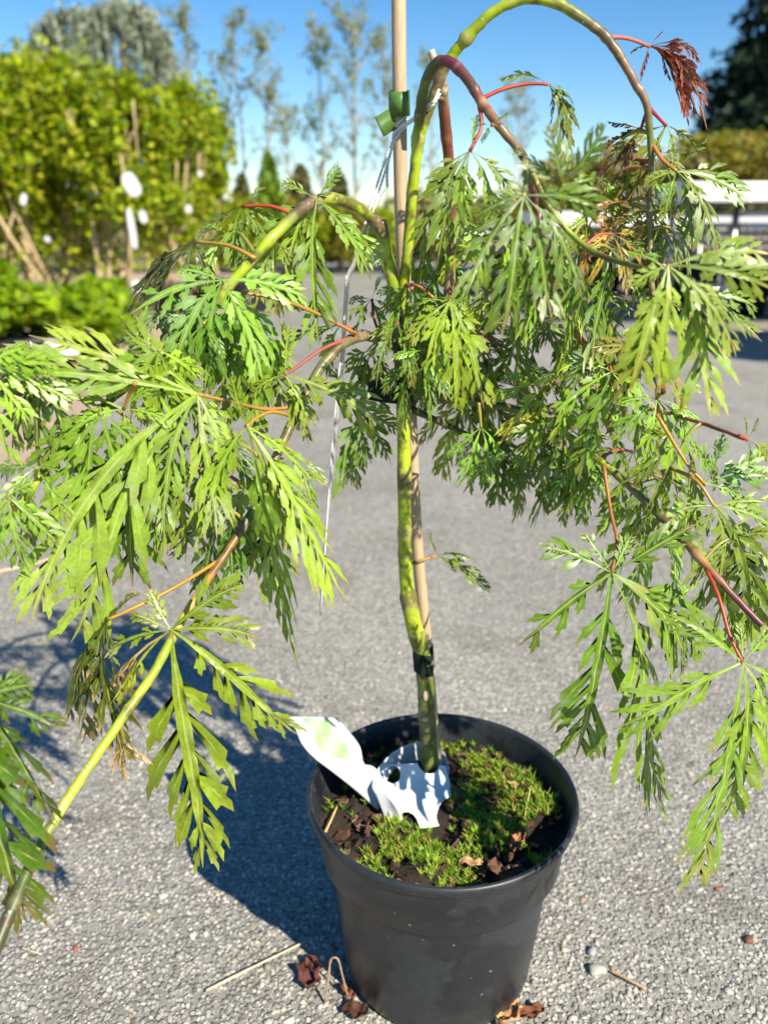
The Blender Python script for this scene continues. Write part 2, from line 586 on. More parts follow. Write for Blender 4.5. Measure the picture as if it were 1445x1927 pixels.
def stem_curve(p0, p1, bow=0.08):
    p0, p1 = np.asarray(p0, float), np.asarray(p1, float)
    L = np.linalg.norm(p1 - p0)
    m = (p0 + p1) / 2 + V(*(rng.standard_normal(3) * bow * L)) * V(1, 1, 0.2)
    return catmull([p0, m, p1], 4)


def pot_small(parent, base, r=0.13, h=0.2):
    b = MB()
    add_lathe(b, [(0.0, 0.002), (r * 0.78, 0.002), (r, h), (r * 1.05, h), (r * 1.05, h - 0.02), (r * 0.95, h - 0.03), (0, h - 0.03)], base, 20)
    b.build('pot', M_DARKP, parent)


def tall_shrub(px, Y, top_py, low_py, wpx, n, pal, label, group, leaf=0.06, stems=6, name='tall_shrub'):
    base = at(px, 500, Y); base[2] = 0
    zt = at(px, top_py, Y)[2]; zl = at(px, low_py, Y)[2]
    w_ = wpx * Y / FPX
    e = empty(name, base, label, 'shrub', group)
    pot_small(e, base, 0.15, 0.22)
    tips = []
    for k in range(stems):
        a = -rng.random() * 3.6; rr = w_ * 0.46 * rng.random() ** 0.6
        tip = base + V(math.cos(a) * rr, math.sin(a) * rr, zl + (zt - zl) * (0.35 + 0.5 * rng.random()))
        st = base + V(rng.normal() * 0.09, -0.05 + rng.normal() * 0.05, 0.18)
        b = MB(); pts = stem_curve(st, tip, 0.07)
        add_tube(b, pts, np.linspace(0.016, 0.006, len(pts)), np.array(TAN) * (1.0 + 0.4 * rng.random()), 6)
        b.build('stem', M_STEM, e)
        tips.append(tip)
    b = MB()
    nb = 34
    for k in range(nb):
        a = rng.random() * 6.283; rr = w_ * 0.5 * rng.random() ** 0.5
        zc = zl + (zt - zl) * (-0.30 + 1.22 * rng.random() ** 0.62)
        rb = w_ * (0.08 + 0.15 * rng.random())
        c = base + V(math.cos(a) * rr, math.sin(a) * rr, min(zc, zt - rb * 0.8))
        q = blob_pts(n // nb, c, (rb, rb, rb * 1.35), 0.35)
        cards(b, q, leaf, tint(len(q), pal, 0.3))
    for k in range(16):                   # upright shoots above the crown
        a = rng.random() * 6.283; rr = w_ * 0.5 * rng.random() ** 0.5
        p = base + V(math.cos(a) * rr, math.sin(a) * rr, zl + (zt - zl) * (0.25 + 0.42 * rng.random()))
        L = 0.22 + 0.26 * rng.random(); m = 34
        t_ = rng.random(m)
        q = p + V(rng.normal() * 0.15, rng.normal() * 0.1, 1.0) * L * t_[:, None] + rng.normal(0, 0.035, (m, 3))
        cards(b, q, leaf, tint(m, pal, 0.3))
    # loose sprigs low on the stems
    q = base + np.stack([rng.normal(0, w_ * 0.25, n // 10), rng.normal(0, w_ * 0.2, n // 10), zl - rng.random(n // 10) * 0.5], 1)
    q = q[q[:, 2] > 0.25]
    if len(q): cards(b, q, leaf * 0.8, tint(len(q), pal, 0.3))
    b.build('foliage', M_FOL, e)
    return e


GR = 'tall yellow-green shrubs in the row on the left'
for i, (px, Y, tp, lp, wp, lab) in enumerate([
        (-70, 5.6, 200, 395, 200, 'tall yellow-green potted shrub cut by the left edge of the picture'),
        (40, 5.9, 150, 375, 210, 'tall yellow-green shrub nearest the left edge, thick tan stems'),
        (135, 6.2, 112, 365, 220, 'tallest yellow-green shrub, in front of the grey weeping cedar'),
        (230, 5.8, 150, 355, 190, 'tall yellow-green shrub with the big white oval tag hanging in it'),
        (315, 6.4, 165, 370, 190, 'tall yellow-green shrub just right of the white oval tag'),
        (385, 7.2, 210, 385, 140, 'yellow-green shrub at the right end of the tall row')]):
    tall_shrub(px, Y, tp, lp, wp, 7600, PAL_Y, lab, GR, 0.050, 12)

GR = 'low leafy shrubs at the left edge'
for i, (px, Y, tp, wp, lab) in enumerate([
        (-60, 3.7, 450, 240, 'low bright green shrub cut by the left edge'),
        (55, 3.9, 440, 210, 'low round-leaved bright green shrub near the left edge'),
        (165, 4.2, 540, 170, 'lowest bright green shrub above the fallen white tag'),
        (215, 4.9, 500, 110, 'low green shrub at the foot of the tan stems')]):
    base = at(px, 600, Y); base[2] = 0
    zt = at(px, tp, Y)[2]; w_ = wp * Y / FPX
    e = empty('low_shrub', base, lab, 'shrub', GR)
    pot_small(e, base, 0.16, 0.17)
    for k in range(4):
        b = MB(); pts = stem_curve(base + V(0, 0, 0.12), base + V(rng.normal() * w_ * 0.25, rng.normal() * w_ * 0.25, zt * 0.7), 0.1)
        add_tube(b, pts, np.linspace(0.007, 0.003, len(pts)), TAN, 5); b.build('stem', M_STEM, e)
    b = MB()
    for k in range(9):
        a = rng.random() * 6.283; rr = w_ * 0.42 * rng.random() ** 0.5
        rb = w_ * 0.22
        c = base + V(math.cos(a) * rr, math.sin(a) * rr, 0.16 + (zt - 0.2) * (0.12 + 0.72 * rng.random()))
        q = blob_pts(230, c, (rb, rb, rb * 0.8), 0.5)
        q = q[q[:, 2] > 0.03]
        cards(b, q, 0.06, tint(len(q), PAL_L, 0.3), 0.8, 0.85)
    b.build('foliage', M_FOL, e)

# white plant tags hanging among the shrubs


def oval_tag(px, py, Y, wpx, hpx, rot, label, name='plant_tag'):
    c = at(px, py, Y); k = Y / FPX
    b = MB(); n = 20; vs = []
    for s in (-1, 1):
        for i in range(n):
            a = 2 * math.pi * i / n
            x, z = math.copysign(abs(math.cos(a)) ** 0.7, math.cos(a)) * wpx * k / 2, math.copysign(abs(math.sin(a)) ** 0.7, math.sin(a)) * hpx * k / 2
            vs.append(c + V(x * math.cos(rot) - z * math.sin(rot), s * 0.0008, x * math.sin(rot) + z * math.cos(rot)))
    f = [tuple(range(n))[::-1], tuple(range(n, 2 * n))] + [(i, (i + 1) % n, n + (i + 1) % n, n + i) for i in range(n)]
    b.add(vs, f)
    return b.build(name, M_TAG, smooth=False, tagkw=dict(label=label, cat='plant tag', group='white tags among the left shrubs'))


oval_tag(248, 347, 4.8, 26, 42, rad(28), 'large white oval tag hanging high in the left shrubs')
oval_tag(249, 430, 5.0, 12, 70, rad(5), 'long white strip tag below the white oval tag')
oval_tag(270, 408, 5.4, 13, 22, rad(10), 'small white tag right of the long white strip tag')
oval_tag(355, 393, 5.8, 11, 14, rad(0), 'tiny round white tag at the right end of the left shrubs')
oval_tag(377, 327, 6.0, 9, 10, rad(10), 'tiny white tag highest at the right end of the shrub row')
oval_tag(90, 450, 4.6, 9, 11, rad(40), 'tiny white tag low among tan stems on the left')
oval_tag(45, 375, 5.0, 11, 20, rad(-20), 'grey-white tag against a tan stem near the left edge')
oval_tag(258, 538, 4.6, 18, 22, rad(30), 'small white tag near the ground under the tan stems')
o = oval_tag(118, 655, 3.3, 66, 26, rad(-14), 'white tag lying low under the low green shrubs')

# weeping blue cedar behind the shrubs
YC = 10.5
base = at(225, 500, YC); base[2] = 0
e = empty('weeping_cedar', base, 'grey-blue weeping cedar arching above the yellow-green shrubs', 'tree')
arch = catmull([at(*p, YC) for p in [(62, 120), (85, 60), (130, 30), (175, 34), (215, 16), (262, 24), (300, 70), (325, 140), (352, 195), (372, 250)]], 6)
b = MB(); tr = catmull([base, base + V(0.1, 0, 1.2), at(235, 120, YC), at(215, 22, YC)], 6)
add_tube(b, tr, np.linspace(0.09, 0.03, len(tr)), (0.22, 0.18, 0.14), 8); b.build('trunk', M_STEM, e)
b = MB(); add_tube(b, arch, np.full(len(arch), 0.03), (0.25, 0.21, 0.17), 6); b.build('limb', M_STEM, e)
b = MB()
PALC = [(0.24, 0.29, 0.20), (0.30, 0.35, 0.27), (0.18, 0.22, 0.13), (0.35, 0.38, 0.30)]
for i in range(230):
    t_ = rng.random(); p = arch[int(t_ * (len(arch) - 1))]
    if t_ < 0.18: L = 0.25 + 0.35 * rng.random()
    elif t_ < 0.36: L = 0.25 + 0.75 * rng.random()
    elif t_ < 0.50: L = 0.15 + 0.25 * rng.random() if rng.random() < 0.6 else 0.9
    else: L = 0.25 + 0.55 * rng.random()
    m = int(L * 100)
    zz = rng.random(m) * L
    q = p + np.stack([rng.normal(0, 0.018, m) + rng.normal() * 0.08 + 0.04 * np.sin(zz * 5), rng.normal(0, 0.04, m) + rng.normal() * 0.12, 0.05 - zz], 1)
    cards(b, q, 0.10, tint(m, PALC, 0.25), 0, 0.2, 2.0)
q = arch[rng.integers(0, len(arch), 1500)] + rng.normal(0, 0.05, (1500, 3))
cards(b, q, 0.085, tint(1500, PALC, 0.25), 0, 0.4)
b.build('crown', M_NEEDLE, e)

# slim young trees
PALT = [(0.20, 0.24, 0.07), (0.27, 0.28, 0.08), (0.16, 0.20, 0.08), (0.28, 0.30, 0.15)]


def slim_tree(px, Y, top, wpx, label, dens=1.0):
    base = at(px, 480, Y); base[2] = 0
    zt = at(px, top, Y)[2]; w_ = wpx * Y / FPX
    e = empty('slim_tree', base, label, 'tree', 'slim young trees in the distance')
    b = MB(); tr = stem_curve(base, base + V(0, 0, zt * 0.97), 0.015)
    add_tube(b, tr, np.linspace(0.03, 0.008, len(tr)), (0.34, 0.30, 0.22), 6); b.build('trunk', M_STEM, e)
    fo = MB()
    for k in range(18):
        z0 = zt * (0.30 + 0.62 * rng.random())
        a = rng.random() * 6.283; L = w_ * (0.35 + 0.5 * rng.random()) * (1.15 - 0.5 * z0 / zt)
        p0 = base + V(0, 0, z0); p1 = p0 + V(math.cos(a) * L * 0.75, math.sin(a) * L * 0.6, L * 1.1)
        p1[2] = min(p1[2], zt)
        b = MB(); pts = stem_curve(p0, p1, 0.06)
        add_tube(b, pts, np.linspace(0.012, 0.004, len(pts)), (0.30, 0.27, 0.18), 5); b.build('branch', M_STEM, e)
        m = int((14 + 42 * rng.random() ** 1.5) * dens * (0.1 + 1.1 * (z0 / zt) ** 1.5))
        t_ = 0.35 + 0.7 * rng.random(m)
        q = p0 + (p1 - p0) * t_[:, None] + rng.normal(0, 0.075, (m, 3)) * (1.0 - 0.4 * t_[:, None])
        cards(fo, q, 0.075, tint(m, PALT, 0.25), 0.2, 0.5)
    m = int(60 * dens)
    q = base + np.stack([rng.normal(0, 0.09, m), rng.normal(0, 0.09, m), zt * (0.8 + 0.2 * rng.random(m))], 1)
    cards(fo, q, 0.075, tint(m, PALT, 0.25), 0.2, 0.5)
    fo.build('crown', M_FOL, e)


for px, Y, top, wp, lab, dn in [
        (378, 13.0, 12, 95, 'slim young tree nearest the weeping cedar', 1.3),
        (455, 13.5, 22, 90, 'slim young tree second to the right of the weeping cedar', 1.3),
        (512, 13.0, 42, 80, 'slim young tree with a rounded tuft right of two taller ones', 1.1),
        (545, 14.5, 190, 50, 'short faint slim tree in the gap of sky left of the stake', 0.5),
        (605, 13.2, 38, 90, 'slim young tree left of the bushiest slim tree', 1.3),
        (672, 12.6, 5, 130, 'bushiest slim young tree immediately left of the wooden stake', 1.9),
        (722, 14.0, 40, 60, 'slim young tree partly hidden by the wooden stake', 0.9),
        (805, 15.0, 95, 70, 'faint slim tree right of the stake behind the arched stem', 0.7),
        (960, 15.5, 150, 100, 'faint slim tree right of the red stem', 0.9)]:
    slim_tree(px, Y, top, wp, lab, dn)

# small conifers and far hedge plants


def cone_plant(px, Y, top, wpx, pal, label, n=1600, name='small_conifer', cat='conifer', group='small conifers in the distance'):
    base = at(px, 480, Y); base[2] = 0
    zt = at(px, top, Y)[2]; w_ = wpx * Y / FPX / 2
    e = empty(name, base, label, cat, group)
    b = MB(); add_tube(b, np.linspace(base, base + V(0, 0, zt * 0.9), 5), np.linspace(0.04, 0.01, 5), (0.2, 0.15, 0.1), 6); b.build('trunk', M_STEM, e)
    z = rng.random(n); a = rng.random(n) * 6.283
    prof = np.sqrt(1 - z) * (0.75 + 0.35 * rng.random(n)) * (1 + 0.2 * np.sin(a * 5 + z * 21))
    q = base + np.stack([np.cos(a) * prof * w_, np.sin(a) * prof * w_, 0.1 + z * (zt - 0.1)], 1)
    b = MB(); cards(b, q, 0.11, tint(n, pal, 0.3), 0.2, 0.5); b.build('crown', M_NEEDLE, e)


PALB = [(0.12, 0.12, 0.05), (0.17, 0.15, 0.06), (0.10, 0.12, 0.04)]
for px, Y, top, wp, pal, lab in [
        (512, 11.5, 290, 60, [(0.16, 0.27, 0.02), (0.22, 0.32, 0.03), (0.10, 0.2, 0.02)], 'small bright green pointed conifer behind the left arched branch'),
        (570, 12.0, 312, 66, PALB, 'small brownish conifer right of the bright green conifer'),
        (640, 12.3, 325, 60, PALB, 'small brownish conifer left of the hanging string'),
        (462, 12.5, 330, 50, PALB, 'small dull conifer left of the bright green conifer')]:
    cone_plant(px, Y, top, wp, pal, lab)

GR = 'far hedge plants between the left shrubs and the benches'
for i, px in enumerate(range(-60, 1010, 44)):
    Y = 11 + 1.2 * rng.random()
    top = 352 + 40 * rng.random() if px < 760 else 348 + 30 * rng.random()
    base = at(px, 485, Y); base[2] = 0
    zt = at(px, top, Y)[2]; w_ = 74 * Y / FPX
    e = empty('hedge_plant', base, 'one of the low yellow-green hedge plants in the far row behind the asphalt', 'shrub', GR)
    b = MB(); add_tube(b, np.linspace(base, base + V(0, 0, zt * 0.6), 4), 0.02, TAN, 5); b.build('stem', M_STEM, e)
    b = MB()
    for k in range(8):
        c = base + V(rng.normal() * w_ * 0.25, rng.normal() * w_ * 0.2, zt * (0.25 + 0.6 * rng.random()))
        q = blob_pts(130, c, (w_ * 0.33, w_ * 0.3, zt * 0.25), 0.4)
        q = q[(q[:, 2] > 0.05) & (q[:, 2] < zt)]
        cards(b, q, 0.085, tint(len(q), PAL_O if i % 3 else PAL_Y, 0.3), 0.4)
    b.build('foliage', M_FOL, e)

# plants on the right behind the benches
GR = 'olive-yellow plants in the row behind the right bench'
for i, px in enumerate(range(1010, 1560, 46)):
    Y = 8.4 + 0.9 * rng.random()
    base = at(px, 500, Y); base[2] = 0
    top = 225 + 35 * rng.random() if px > 1250 else 262 + 45 * rng.random()
    zt = at(px, top, Y)[2]; w_ = 62 * Y / FPX
    e = empty('nursery_plant', base, 'one of the olive-yellow tan-stemmed plants in the row behind the right bench', 'plant', GR)
    pot_small(e, base, 0.12, 0.2)
    for k in range(6):
        b = MB(); p1 = base + V(rng.normal() * w_ * 0.35, rng.normal() * 0.12, zt * (0.72 + 0.25 * rng.random()))
        pts = stem_curve(base + V(rng.normal() * 0.04, 0, 0.15), p1, 0.04)
        add_tube(b, pts, np.linspace(0.012, 0.005, len(pts)), np.array(TAN) * 0.9, 5); b.build('stem', M_STEM, e)
    b = MB()
    m = 620
    q = base + np.stack([rng.normal(0, w_ * 0.38, m), rng.normal(0, 0.2, m), zt * (0.52 + 0.48 * rng.random(m) ** 0.8)], 1)
    q[:, 2] -= 0.25 * np.abs(rng.standard_normal(m)) * np.abs(q[:, 0] - base[0]) / w_
    cards(b, q, 0.075, tint(m, PAL_O, 0.35), 0.2, 0.6, 0.4)
    b.build('foliage', M_FOL, e)

# big dark conifer top right
YD = 17.0
base = at(1485, 480, YD); base[2] = 0
e = empty('dark_conifer', base, 'large dark green conifer in the top right corner', 'tree')
zt = at(1485, -330, YD)[2]
b = MB(); add_tube(b, np.linspace(base, base + V(0, 0, zt), 8), np.linspace(0.22, 0.03, 8), (0.12, 0.09, 0.07), 10); b.build('trunk', M_STEM, e)
b = MB()
PALD = [(0.012, 0.030, 0.014), (0.020, 0.042, 0.018), (0.010, 0.024, 0.014), (0.028, 0.05, 0.02)]
for k in range(480):
    z = 0.12 + 0.86 * rng.random(); a = rng.random() * 6.283
    R = (2.75 * (1 - z) ** 0.62) * (0.82 + 0.3 * rng.random())
    m = 50
    t_ = rng.random(m) ** 0.6
    q = base + np.stack([np.cos(a) * R * t_, np.sin(a) * R * t_, z * zt + 0.10 * t_ * R - 0.20 * R * t_ ** 2], 1)
    q += rng.normal(0, 0.085, (m, 3)) * V(1, 1, 1.1)
    cards(b, q, 0.24, tint(m, PALD, 0.35), 0.3, 0.42, 0.5)
b.build('crown', M_NEEDLE, e)

# ------------------------------------------------------------------ nursery benches on the right


def bench(x0, x1, y0, y1, zt, label, panel=0.115, legs=2):
    c = V((x0 + x1) / 2, (y0 + y1) / 2, 0)
    e = empty('nursery_bench', c, label, 'bench', 'white metal nursery benches on the right')
    def part(name, boxes, mat, bev=0.004):
        b = MB()
        for cc, ss in boxes: add_box(b, cc, ss)
        o = b.build(name, mat, e, smooth=False)
        if bev: bevel(o, bev)
    t = 0.03
    part('side_board', [((c[0], y0, zt - panel / 2), (x1 - x0, t, panel))], M_METAL, 0.008)
    part('side_board', [((c[0], y1, zt - panel / 2), (x1 - x0, t, panel))], M_METAL, 0.008)
    part('end_board', [((x0 + t / 2, c[1], zt - panel / 2 - 0.003), (t, y1 - y0 - t - 0.004, panel))], M_METAL, 0.008)
    part('end_board', [((x1 - t / 2, c[1], zt - panel / 2 - 0.003), (t, y1 - y0 - t - 0.004, panel))], M_METAL, 0.008)
    part('bench_top', [((c[0], c[1], zt - panel + 0.012), (x1 - x0 - 2 * t - 0.004, y1 - y0 - t - 0.006, 0.012))], M_DARKP, 0)
    for yy in (y0 + 0.16, y1 - 0.16):
        for zz in (zt - panel - 0.06, zt - panel - 0.135):
            b = MB(); add_tube(b, [V(x0 + 0.42, yy, zz), V(x1 - 0.1, yy, zz)], 0.017, (1, 1, 1), 12); b.build('rail', M_METAL, e)
    for i in range(legs):
        xx = x0 + 0.36 + (x1 - x0 - 0.72) * i / max(1, legs - 1)
        for yy in (y0 + 0.16, y1 - 0.16):
            b = MB()
            add_tube(b, [V(xx, yy, 0), V(xx, yy, zt - panel - 0.005)], 0.021, (1, 1, 1), 14)
            add_tube(b, [V(xx, yy, zt - panel - 0.26), V(xx, yy, zt - panel - 0.22)], 0.027, (1, 1, 1), 14)
            add_tube(b, [V(xx, yy, 0), V(xx, yy, 0.012)], 0.05, (1, 1, 1), 14)
            b.build('leg', M_GALV, e)
        for zz in (zt - panel - 0.06, zt - 0.62):
            b = MB(); add_tube(b, [V(xx, y0 + 0.16, zz), V(xx, y1 - 0.16, zz)], 0.014, (1, 1, 1), 10); b.build('cross_bar', M_GALV, e)
    return e


pA = at(1297, 342, 5.2)
bench(pA[0], pA[0] + 4.2, 5.2, 6.7, pA[2], 'nearest white-sided nursery bench reaching out of the picture on the right', 0.112, 3)
pB = at(1000, 398, 7.4)
bench(pB[0], pB[0] + 3.0, 7.4, 8.05, pB[2], 'middle nursery bench half hidden behind the right maple leaves', 0.12, 3)
pC = at(806, 424, 9.6)
bench(pC[0], pC[0] + 2.6, 9.6, 10.6, pC[2], 'farthest white nursery bench just right of the stake', 0.13, 3)
# a bench out of the picture to the right: its shadow crosses the asphalt in view
bench(2.6, 6.2, 3.35, 4.45, 0.98, 'nursery bench beyond the right edge of the picture, shading the asphalt', 0.112, 3)
bench(4.4, 8.2, 4.62, 4.95, 1.02, 'narrow nursery bench beyond the right edge behind the shading one', 0.112, 3)

# black nursery pots standing in the shade under the benches
k = 0
for (x0, y0, n, lab) in [(pA[0] + 0.5, 6.3, 8, 'black empty nursery pot in the shade under the nearest bench'),
                         (pB[0] + 0.3, 7.8, 6, 'black empty nursery pot under the middle bench'),
                         (pC[0] + 0.3, 10.2, 5, 'black empty nursery pot under the farthest bench')]:
    for i in range(n):
        b = MB(); base = V(x0 + i * 0.42, y0 + rng.normal() * 0.05, 0); r = 0.16; h = 0.30 + 0.1 * rng.random()
        add_lathe(b, [(0.0, 0.002), (r * 0.78, 0.002), (r, h), (r * 1.06, h), (r * 1.06, h - 0.025), (r * 0.94, h - 0.03), (r * 0.72, 0.01)], base, 20)
        b.build('nursery_pot', M_DARKP, origin=base, tagkw=dict(label=lab, cat='pot', group=lab.replace('pot ', 'pots ')))

# grey pots left of the stake at the far end of the asphalt
for px, py, r, h, lab in [(500, 585, 0.14, 0.24, 'grey pot on the asphalt behind the left branch'),
                          (548, 548, 0.12, 0.26, 'slim grey pot behind the hanging maple leaf lobes'),
                          (440, 575, 0.13, 0.22, 'dark pot at the edge of the far gravel bed')]:
    base = onz(px, py, 0.0); b = MB()
    add_lathe(b, [(0.0, 0.002), (r * 0.78, 0.002), (r, h), (r * 1.06, h), (r * 1.06, h - 0.025), (r * 0.94, h - 0.03), (0, h - 0.04)], base, 24)
    b.build('grey_pot', plain('grey_pot_plastic', (0.13, 0.13, 0.145), 0.5), origin=base, tagkw=dict(label=lab, cat='pot'))

# ================================================================== the potted maple
PC = V(0.0515, 0.617, 0)          # pot centre on the ground
PR, PH, SOILZ = 0.120, 0.195, 0.166
pot = empty('plant_pot', PC, 'black plastic plant pot holding the maple, moss on its soil', 'pot')
b = MB()
prof = [(0.0, 0.004), (0.076, 0.004), (0.083, 0.0015), (0.0868, 0.004), (0.0885, 0.010), (0.0948, 0.075), (0.0995, 0.129), (0.1000, 0.1325), (0.1062, 0.1338), (0.1082, 0.1368), (0.1105, 0.160), (0.1148, 0.181),
        (0.1160, 0.1838), (0.1180, 0.1842), (0.1188, 0.1865), (0.1188, 0.1885), (0.1198, 0.1895), (0.1205, 0.1920), (0.1196, 0.1946), (0.1178, 0.1955), (0.1160, 0.1945), (0.1150, 0.1915), (0.1118, 0.175), (0.1055, 0.150), (0.0925, 0.075), (0.080, 0.012), (0, 0.012)]
add_lathe(b, prof, PC, 128)
b.build('shell', M_POT, pot)

b = MB(); n = 60
RS = 0.1098
grid = []
for i in range(n):
    for j in range(n):
        u_, v_ = (i / (n - 1) * 2 - 1), (j / (n - 1) * 2 - 1)
        # square to disc
        x = u_ * math.sqrt(1 - v_ * v_ / 2); y = v_ * math.sqrt(1 - u_ * u_ / 2)
        z = SOILZ + 0.003 * math.sin(x * 9 + y * 4) + 0.0035 * math.sin(y * 11 - x * 7 + 1) + rng.normal() * 0.0013
        grid.append((PC[0] + x * RS, PC[1] + y * RS, z))
b.add(grid, [(i * n + j, (i + 1) * n + j, (i + 1) * n + j + 1, i * n + j + 1) for i in range(n - 1) for j in range(n - 1)])
soil = b.build('soil', M_SOIL, pot)


def soil_z(x, y):
    x = (x - PC[0]) / RS; y = (y - PC[1]) / RS
    return SOILZ + 0.003 * math.sin(x * 9 + y * 4) + 0.0035 * math.sin(y * 11 - x * 7 + 1)


# bark chips: a dozen shapes, placed one by one
CHIPC = [(0.085, 0.04, 0.025), (0.12, 0.062, 0.04), (0.06, 0.033, 0.022), (0.17, 0.09, 0.055), (0.045, 0.026, 0.018), (0.10, 0.052, 0.036), (0.20, 0.12, 0.075), (0.14, 0.075, 0.06)]
chips = []
for k in range(16):
    b = MB(); m = 7
    L = 0.006 + 0.006 * rng.random(); W = L * (0.35 + 0.3 * rng.random()); H = 0.0012 + 0.0015 * rng.random()
    ang = np.sort(rng.random(m)) * 6.283
    ring = np.stack([np.cos(ang) * L * (0.75 + 0.4 * rng.random(m)), np.sin(ang) * W * (0.75 + 0.4 * rng.random(m)), rng.normal(0, 0.0006, m)], 1)
    top = ring * V(0.85, 0.85, 1) + V(0, 0, H); 
    b.add(np.vstack([ring, top]), [tuple(range(m))[::-1], tuple(range(m, 2 * m))] + [(i, (i + 1) % m, m + (i + 1) % m, m + i) for i in range(m)], CHIPC[k % len(CHIPC)])
    c = b.build('bark_chip', M_CHIP, soil, smooth=False)
    chips.append(c)
WL = WLOC[soil.name]
cnt = 0
while cnt < 290:
    x, y = rng.uniform(-1, 1, 2) * 0.099
    if x * x + y * y > 0.099 ** 2: continue
    if -0.05 < x < 0.008 and -0.022 < y < 0.045: continue
    src = chips[cnt % len(chips)]
    if cnt < len(chips): c = src
    else:
        c = src.copy(); COL.objects.link(c)
    wx, wy = PC[0] + x, PC[1] + y
    c.location = tuple(V(wx, wy, soil_z(wx, wy) + 0.0012 + 0.002 * rng.random()) - WL)
    # chip meshes are stored relative to the soil origin: undo that shift once
    c.rotation_euler = (rng.normal() * 0.35, rng.normal() * 0.35, rng.random() * 6.283)
    s = 0.40 + 0.60 * rng.random() ** 1.8
    c.scale = (s, s, s)
    cnt += 1
for c in chips:
    me = c.data
    co = np.empty(len(me.vertices) * 3, np.float32); me.vertices.foreach_get('co', co)
    me.vertices.foreach_set('co', (co.reshape(-1, 3) + WL).astype(np.float32).ravel()); me.update()

# moss: star-shaped tufts of tiny blades
b = MB()
vs = []; cs = []
PALM = np.array([(0.20, 0.36, 0.02), (0.28, 0.43, 0.03), (0.13, 0.27, 0.015), (0.34, 0.44, 0.05), (0.36, 0.36, 0.06)])
cnt = 0
while cnt < 820:
    x, y = rng.uniform(-1, 1, 2) * 0.107
    r2 = x * x + y * y
    if r2 > 0.107 ** 2: continue
    pat = math.sin(x * 75 + 1.3) * math.sin(y * 68 + 0.4) + 0.6 * math.sin(x * 31 - y * 43) + 0.45 * (x > 0.02)
    if pat < -0.32 + 0.7 * rng.random(): continue
    if x < -0.02 and y > 0.0 and rng.random() < 0.7: continue
    if -0.05 < x < 0.008 and -0.020 < y < 0.045: continue
    cnt += 1
    wx, wy = PC[0] + x, PC[1] + y
    o_ = V(wx, wy, soil_z(wx, wy) + 0.001)
    hgt = 0.002 + 0.0045 * rng.random()
    col = PALM[rng.integers(0, 5)] * (0.7 + 0.6 * rng.random())
    lean = rng.normal(0, 0.25, 2)
    nb = rng.integers(7, 13)
    for j in range(nb):
        t_ = 0.25 + 0.75 * j / nb
        a = j * 2.4 + rng.random(); l = 0.0028 + 0.0034 * rng.random()
        p0 = o_ + V(lean[0] * hgt * t_, lean[1] * hgt * t_, hgt * t_)
        d = V(math.cos(a), math.sin(a), 0.55 + 0.6 * rng.random())
        s_ = V(-math.sin(a), math.cos(a), 0) * 0.0008
        vs += [p0 - s_, p0 + s_, p0 + d * l + V(0, 0, -0.0003)]
        cs += [col * 0.9, col * 0.9, col * 1.15]
    s_ = V(0.0003, 0, 0); p1 = o_ + V(lean[0] * hgt, lean[1] * hgt, hgt)
    vs += [o_ - s_, o_ + s_, p1]; cs += [col * 0.7] * 3
b.add(vs, [(3 * i, 3 * i + 1, 3 * i + 2) for i in range(len(vs) // 3)], np.array(cs))
b.build('moss', M_MOSS, pot, smooth=False, tagkw=dict(kind='stuff'))

# ------------------------------------------------------------------ trunk and branches
TB = at(812, 1475, 0.655); TB[2] = SOILZ
maple = empty('maple_tree', TB, 'young green weeping maple with finely cut leaves growing in the black pot', 'tree')
GRN = (0.34, 0.43, 0.016); GRD = (0.115, 0.165, 0.022); OLV = (0.17, 0.165, 0.055); RED = (0.22, 0.055, 0.028); PUR = (0.15, 0.035, 0.045); BRN = (0.20, 0.125, 0.07); TANB = (0.38, 0.27, 0.16); DKG = (0.05, 0.065, 0.02); ORG = (0.42, 0.19, 0.03)
BR = {}


def branch(key, pts, name='branch', seg=12, nodes=(), end_cap=None):
    """pts: (photo x, photo y, distance, radius mm, colour)"""
    A = []
    for (px, py, Y, r, c) in pts:
        A.append([*at(px, py, Y), r / 1000.0, *c])
    S = catmull(A, 7)
    S[:, 3] *= 1 + 0.014 * rng.standard_normal(len(S)) + 0.02 * np.sin(np.arange(len(S)) * 0.55 + rng.random() * 6)
    S[:, :3] += rng.normal(0, 0.00012, (len(S), 3))
    for j in range(int(rng.integers(4, 9)), len(S) - 2, int(rng.integers(8, 13))):      # leaf scars and bud rings
        S[j, 3] *= 1.09; S[j + 1, 3] *= 1.03
        S[j, 4:7] = S[j, 4:7] * 0.7 + np.array(TANB) * 0.3
    for (i, k) in nodes:                       # swollen joints
        j = i * 7
        for d, m in ((-1, 0.5), (0, 1.0), (1, 0.5)):
            if 0 <= j + d < len(S):
                S[j + d, 3] *= 1 + k * m
                S[j + d, 4:7] = S[j + d, 4:7] * (1 - 0.6 * m) + np.array(TANB) * 0.6 * m
    b = MB(); add_tube(b, S[:, :3], S[:, 3], S[:, 4:7].clip(0.005, 1), seg)
    o = b.build(name, M_BARK, maple)
    BR[key] = S[:, :3]
    return o


